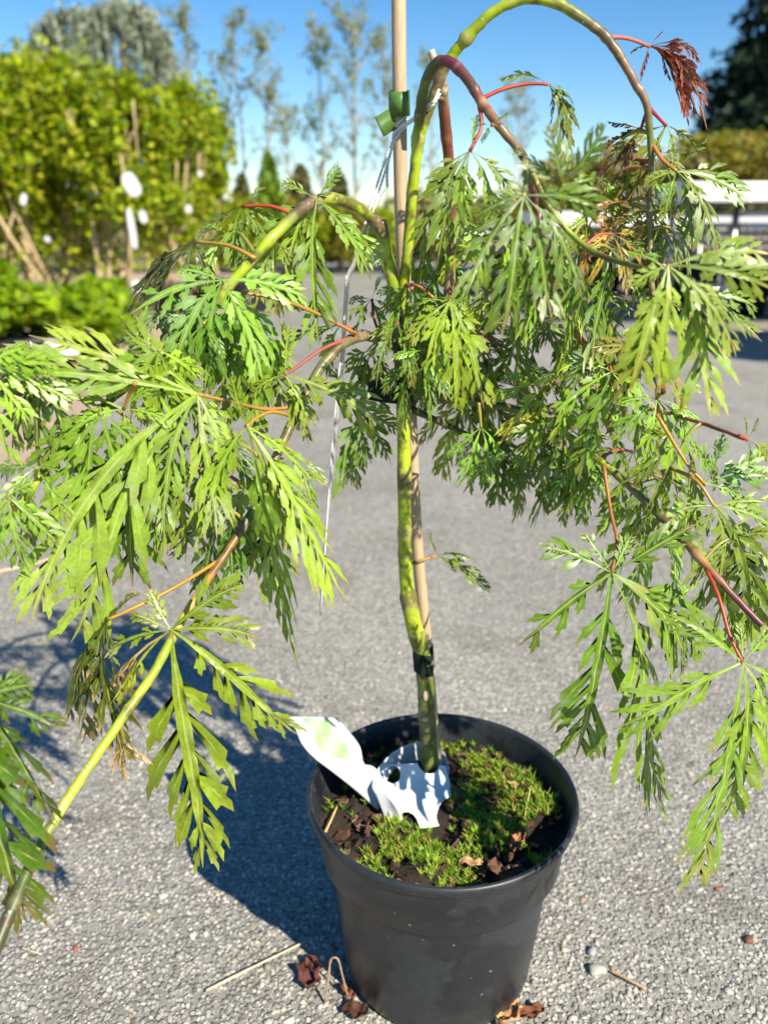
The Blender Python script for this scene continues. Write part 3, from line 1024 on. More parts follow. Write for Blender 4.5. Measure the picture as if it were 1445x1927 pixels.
branch('trunk', [(812, 1500, .655, 8.2, OLV), (808, 1430, .655, 7.9, GRD), (805, 1370, .655, 7.8, OLV), (802, 1310, .655, 8.0, GRD), (797, 1245, .654, 7.4, GRD), (781, 1185, .652, 7.4, GRN), (769, 1130, .65, 6.6, GRN),
                 (763, 1070, .65, 5.8, GRN), (761, 1000, .65, 5.6, GRN), (761, 900, .65, 5.5, GRN), (759, 800, .65, 5.4, GRN), (755, 700, .65, 5.3, DKG), (749, 620, .65, 5.4, DKG), (744, 560, .65, 4.9, GRD), (734, 505, .648, 4.5, GRN), (724, 455, .645, 4.2, GRN), (717, 415, .643, 3.6, BRN)],
       'trunk', 16, nodes=[(4, .15), (6, .12), (8, .1), (9, .1), (12, .18)])
branch('left_arch', [(722, 445, .643, 3.6, GRN), (706, 418, .636, 4.4, TANB), (690, 404, .63, 4.0, GRN), (660, 384, .615, 4.0, GRN), (625, 374, .60, 4.0, GRN), (590, 380, .59, 3.9, BRN), (555, 405, .575, 3.7, OLV), (515, 445, .56, 3.5, GRN), (470, 495, .555, 3.4, GRN),
                     (430, 540, .552, 3.2, GRN), (390, 592, .548, 3.0, OLV), (345, 640, .545, 2.8, OLV), (290, 690, .54, 2.6, GRD), (200, 760, .525, 2.5, GRD), (110, 850, .505, 2.5, GRN), (40, 950, .475, 2.6, GRN), (-30, 1040, .455, 2.6, GRN)], nodes=[(5, .12), (9, .12), (12, .12)])
branch('left_low', [(750, 655, .652, 4.2, DKG), (715, 640, .64, 3.8, OLV), (682, 632, .62, 3.8, BRN), (645, 648, .60, 3.6, OLV), (605, 690, .585, 3.5, OLV), (580, 735, .575, 3.4, OLV), (548, 800, .56, 3.2, OLV), (515, 870, .545, 3.1, OLV), (478, 955, .53, 3.0, GRD),
                    (455, 995, .52, 2.8, DKG), (420, 1050, .505, 2.6, ORG), (375, 1115, .49, 2.5, ORG), (330, 1190, .475, 2.7, GRN), (290, 1265, .46, 3.0, GRN), (235, 1345, .44, 3.0, GRN), (170, 1440, .415, 2.9, GRN), (118, 1520, .395, 2.9, GRN), (62, 1620, .37, 3.2, GRD), (15, 1730, .345, 3.6, DKG), (-40, 1860, .32, 3.8, DKG)],
       nodes=[(2, .15), (5, .15), (9, .15), (12, .15), (16, .25)])
branch('upper', [(750, 600, .652, 4.2, GRD), (757, 555, .65, 4.0, GRN), (766, 480, .645, 3.9, GRN), (772, 400, .64, 3.9, GRN), (780, 320, .632, 3.9, GRN), (787, 258, .625, 4.0, GRN), (790, 215, .617, 3.6, GRD), (798, 165, .61, 3.5, GRD), (815, 126, .603, 3.5, GRD), (838, 114, .595, 3.5, PUR), (865, 132, .588, 3.5, PUR),
                 (890, 165, .58, 3.3, PUR), (908, 195, .575, 3.1, RED), (945, 245, .565, 2.8, BRN), (985, 295, .57, 2.7, BRN), (1002, 350, .585, 2.6, PUR), (1010, 420, .60, 2.5, PUR), (1030, 500, .61, 2.4, BRN), (1080, 620, .615, 2.3, ORG), (1140, 690, .615, 2.2, ORG), (1210, 770, .61, 2.0, ORG)],
       nodes=[(5, .3), (12, .15), (16, .12)])
branch('tall_arch', [(787, 262, .625, 3.6, GRN), (800, 225, .622, 3.5, GRN), (812, 192, .62, 3.5, GRN), (826, 152, .617, 3.6, TANB), (848, 108, .612, 3.4, GRN), (876, 74, .607, 3.6, GRN), (925, 25, .60, 3.3, GRN), (985, -2, .595, 3.3, GRN), (1045, 6, .59, 3.3, GRN), (1098, 36, .588, 3.2, OLV), (1140, 70, .586, 3.0, BRN),
                     (1168, 110, .585, 2.8, BRN), (1195, 158, .585, 2.7, BRN), (1216, 196, .585, 2.5, BRN), (1222, 250, .585, 2.2, GRD), (1226, 330, .585, 2.1, OLV), (1222, 420, .585, 2.1, OLV), (1224, 520, .58, 2.1, OLV), (1232, 590, .575, 2.3, ORG), (1238, 660, .57, 1.9, GRD), (1248, 740, .565, 1.8, RED)],
       nodes=[(3, .2), (5, .35), (10, .15), (18, .2)])
branch('red_stem', [(775, 760, .66, 3.6, DKG), (815, 660, .665, 3.8, BRN), (842, 560, .668, 3.8, TANB), (850, 480, .665, 3.8, BRN), (849, 400, .66, 3.8, RED), (844, 300, .65, 3.8, RED), (836, 215, .64, 4.0, RED), (832, 170, .63, 3.8, TANB), (831, 150, .628, 3.2, BRN)], nodes=[(7, .15)])
branch('stub', [(828, 190, .63, 3.0, TANB), (823, 150, .63, 2.9, BRN), (817, 118, .63, 3.0, TANB), (811, 95, .63, 2.4, (0.55, 0.47, 0.38))])
branch('right_low', [(762, 745, .656, 4.2, DKG), (800, 745, .66, 3.6, DKG), (860, 752, .66, 3.4, GRD), (940, 764, .655, 3.2, GRD), (1010, 785, .645, 3.1, GRD), (1075, 825, .63, 3.0, GRN), (1135, 872, .605, 3.0, GRN), (1200, 930, .575, 2.9, OLV), (1260, 990, .545, 2.8, OLV), (1312, 1046, .515, 2.8, ORG), (1380, 1122, .495, 2.3, PUR), (1450, 1195, .48, 2.3, PUR), (1520, 1270, .465, 2.3, PUR)],
       nodes=[(4, .1), (9, .35)])
branch('right_side', [(985, 295, .566, 2.0, BRN), (1040, 400, .575, 1.9, GRN), (1110, 470, .565, 1.8, GRD), (1190, 500, .53, 1.7, GRD), (1250, 512, .49, 1.6, OLV), (1280, 518, .47, 1.4, BRN)])
branch('right_back', [(775, 770, .655, 3.0, DKG), (840, 800, .67, 2.6, DKG), (900, 830, .68, 2.3, GRD), (960, 870, .685, 1.8, GRD)])
branch('right_mid', [(1200, 765, .608, 1.5, ORG), (1260, 778, .58, 1.4, ORG), (1330, 800, .545, 1.3, RED), (1400, 826, .515, 1.1, RED)])
branch('trunk_twig', [(778, 1060, .648, 1.6, GRD), (800, 1052, .66, 1.2, ORG), (822, 1046, .665, 0.9, ORG)])

# ------------------------------------------------------------------ leaves
ALLBR = np.vstack([BR[k] for k in BR if k not in ('stub', 'trunk_twig')])
GREENS = [(0.135, 0.235, 0.028), (0.155, 0.255, 0.040), (0.110, 0.205, 0.025), (0.175, 0.270, 0.055), (0.150, 0.250, 0.028)]
TIPS = [(0.30, 0.13, 0.05), (0.36, 0.20, 0.07), (0.22, 0.06, 0.05), (0.28, 0.26, 0.05)]


def lobe_template(style, lng=False):
    """flat outline of one leaf lobe: a narrow stalk, then forward-pointing toothed side lobes; rows are u, v, edge, tip"""
    Vv = []; F = []
    wide = {'n': 1.0, 'w': 0.75, 'd': 0.65, 's': 0.9}[style]
    nl = 7 if lng else 5
    q_ = 0.80 if lng else 1.0
    peak = 0.34 + 0.14 * rng.random()
    wmax = (0.030 + 0.014 * rng.random()) * (0.60 if lng else 0.80)
    def wu(u):
        if u < 0.14: return 0.006 + 0.006 * u / 0.14
        x = (u - 0.14) / 0.86
        return 0.002 + 0.010 * (1 - x) + wmax * math.sin(min(1, x) ** 0.8 * math.pi) ** 0.9 * (0.6 + 0.4 * wide)
    for side in (-1, 1):
        u = 0.17 + 0.10 * rng.random()
        st = [(0.0, 0), (u * 0.55, 0)]
        seglob = []
        for k in range(nl):
            bw = q_ * (0.078 - 0.005 * k) * (0.8 + 0.45 * rng.random()); gap = q_ * (0.085 - 0.005 * k) * (0.45 + 1.0 * rng.random())
            if u + bw > 0.93: break
            if rng.random() > 0.10: seglob.append(len(st))
            st.append((u, 1)); st.append((u + bw, 0)); u += bw + gap
        st.append((0.5 * (st[-1][0] + 1.0), 0)); st.append((1.0, 0))
        m0 = len(Vv)
        for (uu, _) in st: Vv.append((uu, 0.0, 0.0, uu))
        e0 = len(Vv)
        for (uu, _) in st: Vv.append((uu, side * wu(uu), 1.0, uu))
        for i in range(len(st) - 1):
            q = (m0 + i, m0 + i + 1, e0 + i + 1, e0 + i)
            F.append(q if side < 0 else q[::-1])
        for i in seglob:
            u1 = st[i][0]; u2 = st[i + 1][0]; w1 = wu(u1); w2 = wu(u2)
            x = (u1 - 0.12) / 0.88
            l = (0.275 * (1 - abs(x - peak) / (1 - peak if x > peak else peak + 0.30)) + 0.040) * wide * (0.65 + 0.65 * rng.random()) * (1.0 if lng else 1.0)
            th = rad(34 + 20 * rng.random() - 10 * x)
            d = np.array([math.cos(th), math.sin(th)]); nn = np.array([-math.sin(th), math.cos(th)])
            bend = np.array([0.16, -0.13]) * l * (0.4 + rng.random())
            mb_ = np.array([(u1 + u2) / 2, (w1 + w2) / 2])
            hw = max((u2 - u1) * 0.5 * math.sin(th) + 0.009 * q_, 0.020 * q_) * (0.85 + 0.35 * rng.random())
            k2 = 0.9 + 0.35 * rng.random()
            def pt(s, k): return mb_ + d * l * s + bend * s * s + nn * hw * k
            idx = {}
            def put(name, p, e, tp):
                idx[name] = len(Vv); Vv.append((p[0], side * p[1], e, tp))
            put('c0', mb_, 0.25, x); put('c1', pt(.42, 0), 0.05, x); put('c2', pt(.72, 0), 0.2, x); put('t', pt(1.04, 0), 1.0, 1.0)
            put('b1', pt(.36, 1.0 * k2), 1, x); put('b2', pt(.68, .55 * k2), 1, 0.5); put('f1', pt(.42, -.95 * k2), 1, x); put('f2', pt(.72, -.5 * k2), 1, 0.5)
            put('tb1', pt(.62, 1.45 * k2), 1, 0.85); put('tb2', pt(.86, .72 * k2), 1, 0.9); put('tf', pt(.70, -1.15 * k2), 1, 0.85)
            E1, E2 = e0 + i, e0 + i + 1
            I = idx
            fs = [(E1, I['c0'], I['c1'], I['b1']), (I['c0'], E2, I['f1'], I['c1']), (I['b1'], I['c1'], I['c2'], I['b2']), (I['c1'], I['f1'], I['f2'], I['c2']), (I['b2'], I['c2'], I['t']), (I['c2'], I['f2'], I['t']),
                  (I['b1'], I['b2'], I['tb1']), (I['b2'], I['t'], I['tb2']), (I['f2'], I['f1'], I['tf'])]
            F += [q if side > 0 else q[::-1] for q in fs]
    return np.array(Vv), F


TEMPL = {s: [lobe_template(s) for _ in range(14)] for s in 'nwds'}
TEMPL_LONG = {s: [lobe_template(s, True) for _ in range(14)] for s in 'nwds'}
LEAVES = 0


def leaf(hub, Y, tips, stalk=None, style='n', col=None, tipc=None, tipamt=0.55, droop=0.10, stalk_col=None, wid=1.0, face=0.5, label=None):
    """hub: photo pixel of the point where the lobes meet; tips: (px, py[, dY[, style]]) where each lobe ends"""
    global LEAVES
    H = at(*hub, Y)
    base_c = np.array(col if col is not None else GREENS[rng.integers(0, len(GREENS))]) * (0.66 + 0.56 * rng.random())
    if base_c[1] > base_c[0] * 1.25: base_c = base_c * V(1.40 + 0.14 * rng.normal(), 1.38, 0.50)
    mb = MB()
    out_dir = nrm(V(H[0] - TB[0], H[1] - TB[1], 0))
    for tp in tips:
        px, py = tp[:2]
        dY = tp[2] if len(tp) > 2 and tp[2] is not None else rng.normal(0, 0.012)
        stl = tp[3] if len(tp) > 3 else style
        Tt = at(px, py, Y + dY)
        ch = Tt - H; L = np.linalg.norm(ch)
        if L < 1e-4: continue
        hor = nrm(V(ch[0], ch[1], 0.0))
        c1 = H + ch * 0.38 + V(0, 0, 1) * droop * L + hor * 0.06 * L + out_dir * 0.05 * L
        c2 = H + ch * 0.72 + V(0, 0, 1) * droop * 0.9 * L + rng.normal(0, 0.025, 3) * L
        TV, TF = (TEMPL_LONG if L > 0.088 else TEMPL)[stl][rng.integers(0, 14)]
        u = TV[:, 0]; v = TV[:, 1]
        uc = u.clip(0, 1.12)[:, None]
        C = (1 - uc) ** 3 * H + 3 * (1 - uc) ** 2 * uc * c1 + 3 * (1 - uc) * uc ** 2 * c2 + uc ** 3 * Tt
        D = 3 * (1 - uc) ** 2 * (c1 - H) + 6 * (1 - uc) * uc * (c2 - c1) + 3 * uc ** 2 * (Tt - c2)
        D = nrm(D)
        npref = nrm(V(0, 0, 0.60) + out_dir * 0.15 + V(0.34, -face - 0.45, 0) + rng.normal(0, 0.28, 3))
        W = nrm(np.cross(D, npref)); N = np.cross(W, D)
        tw = (rng.normal(0, 0.35) * u + {'n': 0, 'w': 1.1, 'd': 1.6, 's': 0.2}[stl] * u * rng.choice([-1, 1]))[:, None]
        W2 = W * np.cos(tw) + N * np.sin(tw); N2 = np.cross(W2, D)
        phi = {'n': 0.20, 'w': 0.95, 'd': 1.05, 's': 0.55}[stl] + rng.normal(0, 0.10)
        wv = (v * L * wid * min(1.0, (0.115 / L) ** 0.25))[:, None]
        # blades fold up along the midrib, side lobes arch back down
        P = C + W2 * wv * math.cos(phi) + N2 * (np.abs(wv) * math.sin(phi) - {'n': 1.6, 'w': 1.0, 'd': 0.5, 's': 1.6}[stl] * wv ** 2 / L)
        P += N2 * (0.006 * L * np.sin(u * 37 + v * 60 + rng.random() * 6))[:, None]
        P += N2 * (rng.normal(-0.03, 0.06) * L * (u.clip(0, 1.1) ** 5))[:, None]
        P[:, 2] -= 0.12 * np.abs(wv[:, 0]) * u.clip(0, 1.1) ** 2
        tc = np.array(tipc if tipc is not None else TIPS[rng.integers(0, len(TIPS))])
        lc = base_c * (0.78 + 0.44 * rng.random()) * V(1 + 0.05 * rng.normal(), 1, 1)
        k = ((TV[:, 3] - 0.60) / 0.40).clip(0, 1) ** 1.5 * tipamt * (0.3 + 1.4 * rng.random())
        k = k.clip(0, 1)[:, None]
        cc = lc * (1 - k) + tc * k
        cc *= (1 - 0.0 * u)[:, None]
        mb.add(P, TF, cc, TV[:, 2])
    o = mb.build('leaf', M_LEAF, maple)
    if label: o['label'] = label
    # stalk
    if stalk is None:
        d = np.linalg.norm(ALLBR - H, axis=1) + 0.35 * (ALLBR[:, 2] < H[2] - 0.03) * 0.1
        S0 = ALLBR[int(np.argmin(d))]
        path = [S0, (S0 + H) / 2 + V(0, 0, 0.12 * np.linalg.norm(H - S0)), H]
    else:
        path = [at(*q) for q in stalk] + [H]
    if len(path) == 2: path = [path[0], (path[0] + path[1]) / 2 + V(0, 0, 0.06 * np.linalg.norm(path[1] - path[0])), path[1]]
    S = catmull(path, 5)
    sc = 0.8 * np.array(stalk_col if stalk_col is not None else [(0.38, 0.30, 0.05), (0.42, 0.18, 0.06), (0.30, 0.30, 0.06), (0.40, 0.10, 0.06)][rng.integers(0, 4)])
    b = MB(); rr = np.linspace(0.0014, 0.0010, len(S)); rr[-1] = 0.0013
    add_tube(b, S, rr, sc, 7)
    sob = b.build('leaf_stalk', M_STALK, o)
    LEAVES += 1
    return o


WILT = (0.10, 0.05, 0.025)
REDC = (0.24, 0.05, 0.035)
YEL = (0.16, 0.245, 0.03)
DRY = (0.50, 0.30, 0.13)
REDS = (0.48, 0.07, 0.03); ORS = (0.50, 0.27, 0.04)

# --- left side, hand placed
leaf((322, 1185), .472, [(466, 1098, -.01), (495, 1203, -.01), (560, 1390, -.015), (388, 1625, -.02), (240, 1155, .0), (278, 1106, .01), (205, 1230, .0), (215, 1335, -.01, 'w')], stalk=[(330, 1200, .474)], col=YEL, stalk_col=ORS)
leaf((322, 1186), .474, [(142, 1415, .01, 'd')], stalk=[(325, 1196, .475)], col=DRY, tipc=(0.6, 0.42, 0.22), droop=0.12)
leaf((205, 1165), .47, [(268, 1118, 0), (150, 1405, .01, 'w'), (185, 1330, 0, 'w'), (218, 1290, 0, 'w'), (125, 1375, .01, 'w'), (235, 1470, 0, 'w')], stalk=[(420, 1050, .505), (330, 1105, .49), (250, 1145, .475)], style='w', col=(0.075, 0.10, 0.02), tipc=DRY, stalk_col=ORS)
leaf((235, 1400), .45, [(240, 1470, 0, 'd'), (215, 1462, 0, 'd'), (290, 1440, .0, 'd')], stalk=[(225, 1360, .44)], style='d', col=DRY, tipc=(0.62, 0.45, 0.25))
leaf((372, 742), .505, [(215, 612, .01), (60, 640, .0), (-40, 715, -.02), (60, 1165, -.03), (135, 1215, -.02), (310, 1000, -.01), (405, 1010, -.01), (442, 900, 0), (455, 850, .01)], stalk=[(560, 765, .567), (500, 770, .545), (440, 757, .525)], stalk_col=(0.46, 0.22, 0.05), col=(0.15, 0.225, 0.062), tipc=(0.25, 0.08, 0.09), face=.7, wid=0.85)
leaf((420, 527), .53, [(245, 592, -.01), (318, 700, -.01), (398, 725, 0), (495, 712, 0), (585, 562, .01), (330, 506, .0), (470, 655, 0)], stalk=[(430, 540, .532)], col=(0.15, 0.235, 0.06), face=.7)
leaf((597, 376), .585, [(642, 312, .0, 's'), (524, 342, 0, 's'), (535, 520, 0), (600, 655, -.005), (705, 525, 0), (565, 545, .01), (465, 505, -.01), (720, 500, .02)], stalk=[(592, 384, .59)], col=(0.14, 0.225, 0.06), stalk_col=ORS, style='s', tipc=(0.25, 0.10, 0.07))
leaf((456, 388), .585, [(508, 352, 0, 'w'), (365, 470, 0, 'w'), (402, 445, 0, 'w'), (440, 520, 0, 's'), (520, 425, 0, 's'), (462, 480, 0, 's'), (500, 470, 0, 's')], stalk=[(555, 405, .577), (510, 388, .58)], stalk_col=REDS, style='w', col=(0.09, 0.14, 0.03))
leaf((366, 455), .575, [(235, 610, .0, 'w'), (252, 560, 0, 'w'), (280, 620, 0, 'w'), (300, 560, 0, 'w'), (352, 540, 0, 's'), (400, 430, 0, 'w'), (395, 560, 0, 's')], stalk=[(480, 486, .55), (430, 462, .56)], stalk_col=ORS, style='w', col=(0.10, 0.115, 0.05), tipc=(0.2, 0.14, 0.1))
leaf((465, 802), .50, [(548, 1265, -.01), (642, 1145, 0), (395, 940, 0), (600, 915, .01), (380, 1010, 0), (560, 1060, 0), (430, 700, .02)], stalk=[(555, 785, .565), (515, 775, .54), (485, 785, .52)], stalk_col=ORS, wid=0.62)
leaf((536, 705), .555, [(728, 810, -.01), (545, 605, 0, 's'), (465, 745, 0), (590, 810, 0), (530, 600, .01, 'w'), (575, 840, .01)], stalk=[(672, 632, .61), (610, 655, .585), (560, 690, .565)], stalk_col=(0.42, 0.10, 0.08))
leaf((233, 770), .50, [(80, 835, 0), (292, 725, .0, 's'), (330, 795, 0), (245, 850, 0), (62, 712, 0), (150, 800, -.01)], stalk=[(255, 720, .488), (245, 740, .495)], col=YEL, stalk_col=(0.5, 0.24, 0.03))
leaf((640, 612), .61, [(560, 560, 0), (480, 545, -.02), (520, 660, .01), (590, 640, .01), (610, 720, .02)], stalk=[(680, 632, .62)], stalk_col=REDS, style='s')
leaf((455, 550), .55, [(340, 640, 0), (370, 760, 0), (420, 800, 0), (490, 780, .01), (530, 720, .01), (300, 600, 0)], stalk=[(670, 628, .605), (600, 592, .58), (530, 565, .56)], stalk_col=(0.46, 0.22, 0.05))
leaf((-35, 1315), .37, [(68, 1288, 0), (122, 1380, -.005), (45, 1755, -.01), (100, 1560, 0), (20, 1620, 0), (-60, 1500, 0), (60, 1270, .02)], stalk=[(-60, 1240, .38)], col=(0.060, 0.120, 0.014), wid=1.2, tipc=REDC)  # shadowed leaf, its shadow put into the leaf colour
leaf((-30, 690), .47, [(60, 650, 0), (120, 690, 0), (60, 800, 0), (20, 880, -.01), (-60, 840, 0), (140, 760, .01)], stalk=[(-90, 640, .48)])
leaf((90, 700), .49, [(-30, 760, 0), (20, 850, 0), (70, 900, 0), (130, 870, 0), (180, 780, .01), (40, 640, 0)], col=(0.08, 0.15, 0.025))
leaf((15, 935), .455, [(115, 1030, 0), (95, 1000, .01), (0, 1060, 0), (-40, 1020, 0), (70, 905, 0), (50, 1090, 0)], col=(0.14, 0.22, 0.05))
leaf((300, 660), .50, [(190, 760, .01), (240, 800, .01), (300, 850, .01), (350, 780, .02), (240, 640, 0), (380, 720, .02)])
leaf((190, 780), .49, [(60, 900, 0), (110, 980, 0), (170, 1010, 0), (240, 960, .01), (280, 870, .01)], col=(0.09, 0.17, 0.03))
leaf((275, 840), .50, [(130, 960, .01), (180, 1060, .01), (250, 1110, .01), (320, 1050, .01), (360, 940, .01)], col=(0.12, 0.2, 0.035))
leaf((505, 880), .53, [(420, 990, 0), (470, 1090, 0), (515, 1130, 0), (570, 1030, .01), (590, 960, .01)])
leaf((430, 960), .52, [(320, 1060, .01), (380, 1130, .01), (440, 1110, 0), (490, 1060, .01)], col=(0.09, 0.17, 0.03))
leaf((350, 880), .51, [(240, 985, 0), (290, 1040, 0), (350, 1060, 0), (430, 1010, 0), (460, 930, 0)])
leaf((470, 620), .56, [(400, 700, 0), (440, 800, 0), (490, 850, 0), (540, 770, .01), (560, 690, .01)], col=(0.09, 0.17, 0.025))
leaf((340, 570), .56, [(240, 660, 0), (290, 740, 0), (340, 760, 0), (400, 700, 0), (420, 620, 0)], col=(0.085, 0.15, 0.025))
leaf((520, 450), .575, [(440, 520, 0), (480, 590, 0), (520, 600, .01), (560, 540, .01)], style='s', col=(0.10, 0.17, 0.035))

# --- right side, hand placed
leaf((1150, 1078), .51, [(1008, 1028, .0), (1095, 1000, .01), (1192, 1002, .01), (1312, 988, 0), (980, 1228, -.01), (1090, 1445, -.015), (1228, 1520, -.01), (1312, 1290, 0), (1335, 1240, .01)], stalk=[(1135, 875, .56), (1148, 960, .54), (1160, 1020, .52)], stalk_col=(0.40, 0.14, 0.04), col=(0.105, 0.205, 0.03))
leaf((1396, 1246), .465, [(1252, 1158, .0), (1392, 1170, .01), (1462, 1175, .01), (1160, 1388, -.01), (1305, 1680, -.02), (1370, 1560, -.01), (1450, 1430, 0), (1500, 1330, 0)], stalk=[(1320, 1055, .515), (1350, 1120, .49), (1372, 1195, .475)], stalk_col=REDS, col=(0.14, 0.235, 0.05), wid=0.95)
leaf((1343, 952), .52, [(1272, 958, 0), (1308, 1035, 0), (1355, 1105, 0), (1420, 1200, 0), (1480, 1010, 0), (1440, 1130, .01), (1440, 945, .01)], stalk=[(1260, 880, .55), (1310, 905, .53)], stalk_col=ORS, col=(0.13, 0.215, 0.055))
leaf((1325, 910), .53, [(1360, 815, 0, 's'), (1320, 830, 0, 's'), (1460, 900, 0), (1470, 850, .01), (1420, 960, 0)], stalk=[(1235, 780, .545), (1290, 870, .535)], stalk_col=ORS, col=(0.10, 0.19, 0.03))
leaf((1405, 828), .515, [(1400, 785, 0, 'w'), (1425, 785, 0, 'w'), (1470, 900, 0, 's'), (1410, 880, 0, 'w'), (1445, 870, 0, 's')], stalk=[(1390, 820, .512)], stalk_col=REDS, style='w', col=(0.13, 0.17, 0.03))
leaf((1060, 347), .46, [(1142, 232, -.01), (1028, 228, -.01), (962, 275, 0), (1068, 258, .01), (1130, 330, .01)], stalk=[(1050, 390, .5), (1058, 380, .47)], stalk_col=(0.5, 0.33, 0.03), col=(0.055, 0.105, 0.014), droop=-0.02, face=.2)  # shade on this near leaf is painted in as dark green
leaf((985, 368), .46, [(885, 415, 0), (872, 560, -.01), (950, 640, -.01), (1030, 600, -.005), (1105, 560, 0), (1140, 400, 0), (1000, 300, .01)], stalk=[(985, 300, .555), (990, 340, .50)], col=(0.060, 0.115, 0.015), stalk_col=(0.4, 0.34, 0.05))  # near-black green carries the shade on this leaf
leaf((1252, 236), .60, [(1140, 300, 0, 's'), (1175, 400, 0, 's'), (1205, 382, 0), (1268, 330, 0, 's'), (1322, 300, 0, 'w'), (1285, 262, 0, 's')], stalk=[(1216, 196, .585), (1232, 215, .592)], stalk_col=(0.45, 0.05, 0.06), col=(0.13, 0.18, 0.04), tipc=(0.32, 0.06, 0.04), tipamt=.9)
leaf((1205, 245), .60, [(1135, 280, 0, 'd'), (1140, 330, 0, 'd'), (1155, 350, 0, 'w'), (1165, 260, .01, 'w'), (1140, 232, 0, 'd')], stalk=[(1219, 205, .585)], style='w', col=(0.14, 0.06, 0.03), tipc=(0.3, 0.04, 0.03), stalk_col=REDC)
leaf((1272, 322), .57, [(1412, 384, 0), (1358, 480, -.01), (1300, 470, 0), (1395, 355, .01, 's'), (1208, 350, 0), (1330, 250, .0, 'w'), (1250, 420, 0)], stalk=[(1226, 270, .585), (1245, 300, .578)], stalk_col=(0.5, 0.22, 0.05), col=(0.125, 0.2, 0.05), tipc=(0.3, 0.12, 0.07))
leaf((1221, 87), .60, [(1250, 58, 0, 'd'), (1182, 103, 0, 'd'), (1203, 158, 0, 'd'), (1262, 160, 0, 'd'), (1280, 225, 0, 'w'), (1312, 190, 0, 'w'), (1330, 245, 0, 'd'), (1322, 122, .01, 'd'), (1290, 190, .01, 'w'), (1325, 175, .015, 'd'), (1300, 225, .0, 'w'), (1318, 235, .01, 'd'), (1296, 250, .005, 'd')], stalk=[(1142, 70, .586), (1180, 72, .592)], style='d', col=(0.22, 0.055, 0.045), tipc=(0.46, 0.14, 0.11), tipamt=1.0, stalk_col=(0.5, 0.16, 0.08), droop=0.22, wid=0.95, label='wilted dark red leaf hanging from the tall arched stem')
leaf((1030, 158), .58, [(1088, 215, 0, 's'), (1080, 285, 0), (1040, 240, 0, 'w'), (935, 155, 0, 'w'), (1070, 260, .01), (1062, 325, .0, 's')], stalk=[(905, 186, .576), (945, 168, .578), (990, 158, .58)], stalk_col=REDS, col=(0.13, 0.20, 0.03), droop=.2, style='s')
leaf((884, 284), .565, [(800, 365, 0), (772, 490, 0), (820, 500, 0), (868, 470, 0), (935, 420, 0), (985, 390, .0), (900, 215, .01, 'w')], stalk=[(900, 190, .577), (905, 240, .57)], stalk_col=REDS, col=(0.095, 0.18, 0.03), style='s')
leaf((925, 235), .56, [(890, 240, 0, 'w'), (960, 215, 0, 'w'), (950, 255, 0, 'w'), (905, 270, 0, 's')], stalk=[(940, 240, .566)], style='w', col=(0.12, 0.2, 0.03))
leaf((1256, 500), .455, [(1455, 548, -.01), (1450, 478, 0), (1178, 548, 0), (1240, 720, -.01), (1185, 745, -.01), (1388, 672, -.01), (1345, 640, 0), (1335, 790, .0)], stalk=[(1262, 514, .48)], col=(0.14, 0.235, 0.04), tipc=(0.4, 0.25, 0.03), wid=1.05)
leaf((1300, 555), .49, [(1435, 575, 0), (1432, 645, 0), (1380, 600, 0), (1300, 690, 0), (1370, 690, .01)], stalk=[(1276, 520, .475)], col=(0.13, 0.205, 0.04), tipc=(0.45, 0.2, 0.12))
leaf((846, 567), .62, [(770, 645, 0), (815, 745, 0), (860, 780, 0), (910, 770, 0), (890, 640, .01), (800, 690, 0), (775, 575, .01)], stalk=[(848, 540, .666), (846, 552, .64)], stalk_col=(0.3, 0.13, 0.04))
leaf((682, 775), .665, [(618, 690, .01), (642, 945, 0), (682, 890, 0), (740, 870, 0), (752, 815, .01), (640, 745, .01), (660, 920, .02)], stalk=[(720, 700, .66), (695, 730, .665)], col=(0.07, 0.14, 0.02))  # shaded inner leaf; darker colour stands in for the shade
leaf((700, 563), .668, [(652, 600, 0), (717, 518, 0), (742, 590, 0), (660, 650, 0), (725, 650, .01), (655, 570, .01)], stalk=[(718, 635, .645), (704, 600, .66)], stalk_col=(0.36, 0.08, 0.07), col=(0.075, 0.15, 0.02))
leaf((700, 660), .67, [(650, 740, 0), (680, 800, 0), (720, 790, 0), (640, 690, 0), (740, 730, 0)], col=(0.075, 0.145, 0.02))
leaf((905, 812), .68, [(880, 920, 0), (940, 960, 0), (985, 975, 0), (1000, 900, 0), (860, 880, 0), (960, 850, 0)], col=(0.075, 0.15, 0.02))
leaf((945, 850), .67, [(985, 985, 0), (1000, 930, 0), (930, 900, 0), (870, 930, 0)], col=(0.085, 0.16, 0.02))
leaf((905, 805), .62, [(830, 880, 0), (870, 925, -.01), (920, 915, -.01), (945, 870, 0)], stalk=[(900, 758, .62)], style='s', col=(0.14, 0.23, 0.05))
leaf((822, 1046), .666, [(920, 1112, 0, 's'), (868, 1042, 0, 'w'), (895, 1048, 0, 'd'), (862, 1080, 0, 'w'), (808, 1004, .0, 'd')], stalk=[(810, 1048, .662)], style='w', col=(0.11, 0.18, 0.02))
leaf((790, 640), .635, [(738, 640, 0), (745, 700, 0), (790, 760, 0), (830, 720, 0), (850, 670, 0)], col=(0.08, 0.15, 0.02))

# --- the dense curtain on the right: drooping leaves all along the branches


